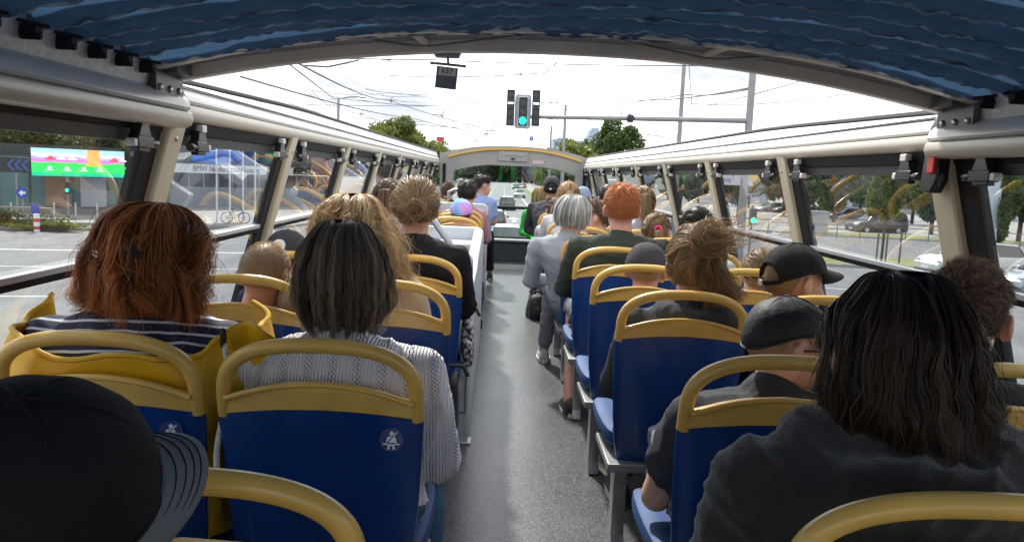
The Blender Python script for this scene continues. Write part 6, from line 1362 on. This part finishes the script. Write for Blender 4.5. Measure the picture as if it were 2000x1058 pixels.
mb = MB(); q = at(-5, 425, 41.5); mb.tube([(-3, 0, 1.0), (2.6, .6, 1.0)], .04, 8); mb.tube([(-3, 0, .6), (2.6, .6, .6)], .03, 8); [mb.tube([(a, (a+3)*.107, 0), (a, (a+3)*.107, 1.0)], .04, 8) for a in (-3, -1.1, .8, 2.6)]; o = mb.build('guard_railing', M['pole'], None, off=(q[0], 41.5, 0)); tag(o, 'grey tubular guard railing at the left edge by the hedge', 'railing')
rgb = np.random.default_rng(4); me, _b = crown_mesh((0, 0, .45), (3.2, .8, .5), 5000, .06, 77); o = mesh_obj('low_hedge', me, M['leafd'], None, (at(10, 430, 39.8)[0], 39.9, .1)); tag(o, 'low dark clipped hedge at the left edge of the window', 'hedge')
me, _b = crown_mesh((0, 0, .15), (2.6, .9, .22), 5000, .06, 78); o = mesh_obj('tall_grass', me, M['leafy'], None, (at(88, 450, 39.2)[0], 39.4, .1)); tag(o, 'tufts of yellow-green grass on the traffic island', 'grass', kind='stuff')
# ---- showroom
M['showd'] = mat('dark_showroom_glass', (.035, .05, .06), .12, var=.3, vscale=.4); M['white_f'] = mat('white_fascia', (.62, .65, .68), .4); M['shadg'] = mat('grey_facade', (.22, .24, .27), .5, var=.15, vscale=.5)
S0 = at(330, 350, 62); S1 = at(640, 350, 74); sv_ = np.array([S1[0]-S0[0], 12.]); sa = atan2(sv_[1], sv_[0]); SL = float(np.linalg.norm(sv_)); zf0 = at(400, 338, 65)[2]; zf1 = at(400, 321, 65)[2]
sh_ = thing('car_showroom', 'glass-fronted car showroom with long white lettered fascia', 'building', (S0[0], 62, 0), rz=sa)
mb = MB(); mb.box((SL/2, 5, zf0/2), (SL, 10, zf0)); mb.build('glass_front', M['showd'], sh_, smooth=False)
mb = MB(); mb.box((SL/2, 5, zf1+1.4), (SL, 9.6, 2.8)); mb.build('upper_wall', M['showd'], sh_, smooth=False)
fs = MB(); fs.box((SL*.36, -.2, (zf0+zf1)/2), (SL*.74, .5, zf1-zf0)); fo = fs.build('fascia', M['white_f'], sh_, smooth=False)
text_mesh('lettering', 'BMW Niederlassung Leipzig', (zf1-zf0)*.95, M['ink'], fo, (SL*.31, -.47, (zf0+zf1)/2), (pi/2, 0, 0), .01, sx=.78)
for k in range(12): mb = MB(); mb.box((.3+k*SL/12, -.05, zf0/2), (.14, .12, zf0-.02)); mb.build('mullion', M['shadg'], sh_, smooth=False)
mb = MB(); mb.box((SL*.5, -.1, .9), (SL, .3, 1.8)); mb.build('plinth', M['shadg'], sh_, smooth=False)
# flag poles
M['flag'] = clothm('bright_blue_flag', (.02, .28, .85), var=.25, transl=.4); M['flag2'] = clothm('deep_blue_flag', (.02, .10, .35), transl=.3)
for k, (px, Y) in enumerate(((422, 49), (448, 50), (474, 51), (498, 52))):
    top = at(px, 225, Y); r_ = thing('flag_pole', 'white flagpole with hanging blue banner before the showroom', 'flag', (top[0], Y, 0), 'flagpoles before the showroom')
    mb = MB(); mb.tube([(0, 0, 0), (0, 0, top[2]+.1)], [.07, .045], 8); mb.ell((0, 0, top[2]+.12), (.06, .06, .06)); mb.build('pole', M['white_f'], r_)
    zt_ = top[2]-.3; zb_ = at(px, 318+6*(k % 2), Y)[2]
    mb = MB(); mb.grid(10, 16, lambda u, v: (-.05-u*1.45, .10*sin(u*7+v*3+k), zt_+(zb_-zt_)*v+.1*u*sin(v*3))); mb.build('banner', M['flag'] if k != 3 else M['flag2'], r_, solid=.01, angle=180)
# bicycle
q = at(460, 432, 48); bi = thing('bicycle', 'parked bicycle standing by the flagpoles', 'bicycle', (q[0], 48, .12), rz=.3)
for x in (-.52, .52): mb = MB(); mb.tube([(x+.34*cos(a), 0, .34+.34*sin(a)) for a in np.linspace(0, 2*pi, 25)[:-1]], .022, 6, closed=True); [mb.tube([(x, 0, .34), (x+.34*cos(a), 0, .34+.34*sin(a))], .004, 4) for a in np.linspace(0, 2*pi, 9)[:-1]]; mb.build('wheel', M['tyre'], bi)
mb = MB(); [mb.tube([a, b], .018, 6) for a, b in (((-.52, 0, .34), (-.05, 0, .32)), ((-.05, 0, .32), (-.18, 0, .85)), ((-.52, 0, .34), (-.16, 0, .78)), ((-.16, 0, .75), (.36, 0, .80)), ((-.05, 0, .32), (.38, 0, .70)), ((.52, 0, .34), (.34, 0, .95)))]; mb.build('frame', M['poled'], bi)
mb = MB(); mb.ell((-.19, 0, .90), (.12, .06, .03)); mb.build('saddle', M['black'], bi); mb = MB(); mb.tube([(.30, -.25, 1.0), (.36, 0, .97), (.30, .25, 1.0)], .014, 6); mb.build('handlebar', M['poled'], bi)
# ---- right-hand side
q = at(1927, 318, 36); qb = at(1927, 400, 36); r_ = thing('advert_pylon', 'tall pale silver pylon standing at the right behind the near cars', 'pylon', (q[0], 36, 0)); M['pyl'] = mat('pale_silver_cladding', (.46, .54, .62), .35, metal=.2, var=.08, vscale=1)
mb = MB(); mb.prism([(-.80, -.2), (.80, -.2), (.72, .2), (-.72, .2)], 'z', .25, 7.0); mb.build('column', M['pyl'], r_, bevel=.05, smooth=False); mb = MB(); mb.box((0, 0, .13), (1.9, .7, .26)); mb.build('base', M['conc'], r_, bevel=.02)
for k, px in enumerate((1712, 1730, 1757)):
    q = at(px, 500, 38.2+.5*(k % 2)); t0 = at(px, 456, 38.2)[2]; mb = MB(); mb.tube([(0, 0, 0), (0, 0, t0)], .05, 8); o = mb.build('tree_stake', M['poled'], None, off=(q[0], 38.2+.5*(k % 2), 0)); tag(o, 'upright timber stake supporting the narrow yellowing tree', 'stake', 'stakes round the young tree')
for k in range(12):
    Y = 57; q = at(1500+k*45, 450, Y-k*.3); mb = MB(); mb.tube([(0, 0, .1), (0, 0, 1.1)], .035, 6); mb.tube([(0, 0, 1.08), (1.7, -.3, 1.08)], .03, 6); o = mb.build('hoop_railing', M['poled'], None, off=(q[0], Y-k*.3, 0)); tag(o, 'low dark railing section along the far verge', 'railing', 'railings along the far verge')
M['pfac'] = mat('pale_commercial_facade', (.50, .54, .60), .6, var=.1, vscale=.2); M['pdark'] = mat('dark_window_band', (.08, .10, .12), .2)
for k, (px0, px1, Y, yt, lb) in enumerate(((1610, 1880, 125, 322, 'long low pale hall behind the parked cars on the right'), (1390, 1500, 150, 330, 'pale sales building behind the lettered sign board'), (1900, 2150, 110, 330, 'white building behind the pale pylon at the right edge'))):
    a = at(px0, 400, Y); b_ = at(px1, 400, Y); zt = at((px0+px1)/2, yt, Y)[2]; r_ = thing('commercial_building', lb, 'building', ((a[0]+b_[0])/2, Y+6, 0)); w = b_[0]-a[0]
    mb = MB(); mb.box((0, 0, zt/2), (w, 12, zt)); mb.build('wall', M['pfac'], r_, smooth=False); mb = MB(); mb.box((0, -6.05, zt+.1), (w+.4, .3, .3)); mb.build('roof_edge', M['shadg'], r_, smooth=False)
    for j in range(int(w/4)): mb = MB(); mb.box((-w/2+2+j*4, -6.04, 1.9), (2.6, .1, 2.2)); mb.build('window', M['pdark'], r_, smooth=False)
q = at(1432, 345, 60); r_ = thing('lettered_sign_board', 'white board with blue lettering and a yellow priority diamond beside it', 'sign', (q[0], 60, 0)); mb = MB(); mb.box((0, 0, q[2]), (3.2, .12, 1.35)); bd_ = mb.build('board', M['white_f'], r_, bevel=.03)
text_mesh('lettering', 'Volkswagen', .42, M['bluesign'], bd_, (-.5, -.07, q[2]+.25)); text_mesh('lettering', 'Leipzig', .42, M['bluesign'], bd_, (-.75, -.07, q[2]-.25)); M['dia'] = mat('priority_yellow', (.75, .42, .03), .5)
mb = MB(); mb.prism([(1.15, q[2]), (1.6, q[2]+.45), (2.05, q[2]), (1.6, q[2]-.45)], 'y', -.12, -.09); mb.build('priority_diamond', M['dia'], r_, smooth=False)
for x in (-1.2, 1.2): mb = MB(); mb.tube([(x, .1, 0), (x, .1, q[2])], .06, 8); mb.build('post', M['pole'], r_)
q = at(1583, 430, 62); mb = MB(); mb.box((0, 0, .95), (2.6, .9, 1.7)); mb.box((0, 0, 1.84), (2.75, 1.0, .08)); mb.box((-.2, -.46, .95), (.03, .02, 1.5)); o = mb.build('utility_cabinet', M['greyp'], None, off=(q[0], 62, .0), bevel=.02); tag(o, 'pale grey utility cabinet on the verge left of the black van', 'cabinet')
q = at(1468, 430, 30); r_ = thing('pedestrian_signal', 'crossing light showing green beyond the window right of the blond bun', 'traffic light', (q[0], 30, 0)); mb = MB(); mb.tube([(0, 0, 0), (0, 0, q[2]+.6)], .05, 8); mb.build('post', M['pole'], r_); mb = MB(); mb.box((0, -.12, q[2]+.15), (.26, .2, .62)); mb.build('housing', M['housing'], r_, bevel=.02); mb = MB(); lens(mb, (0, -.23, q[2]), .11); mb.build('green_lens', M['green'], r_)
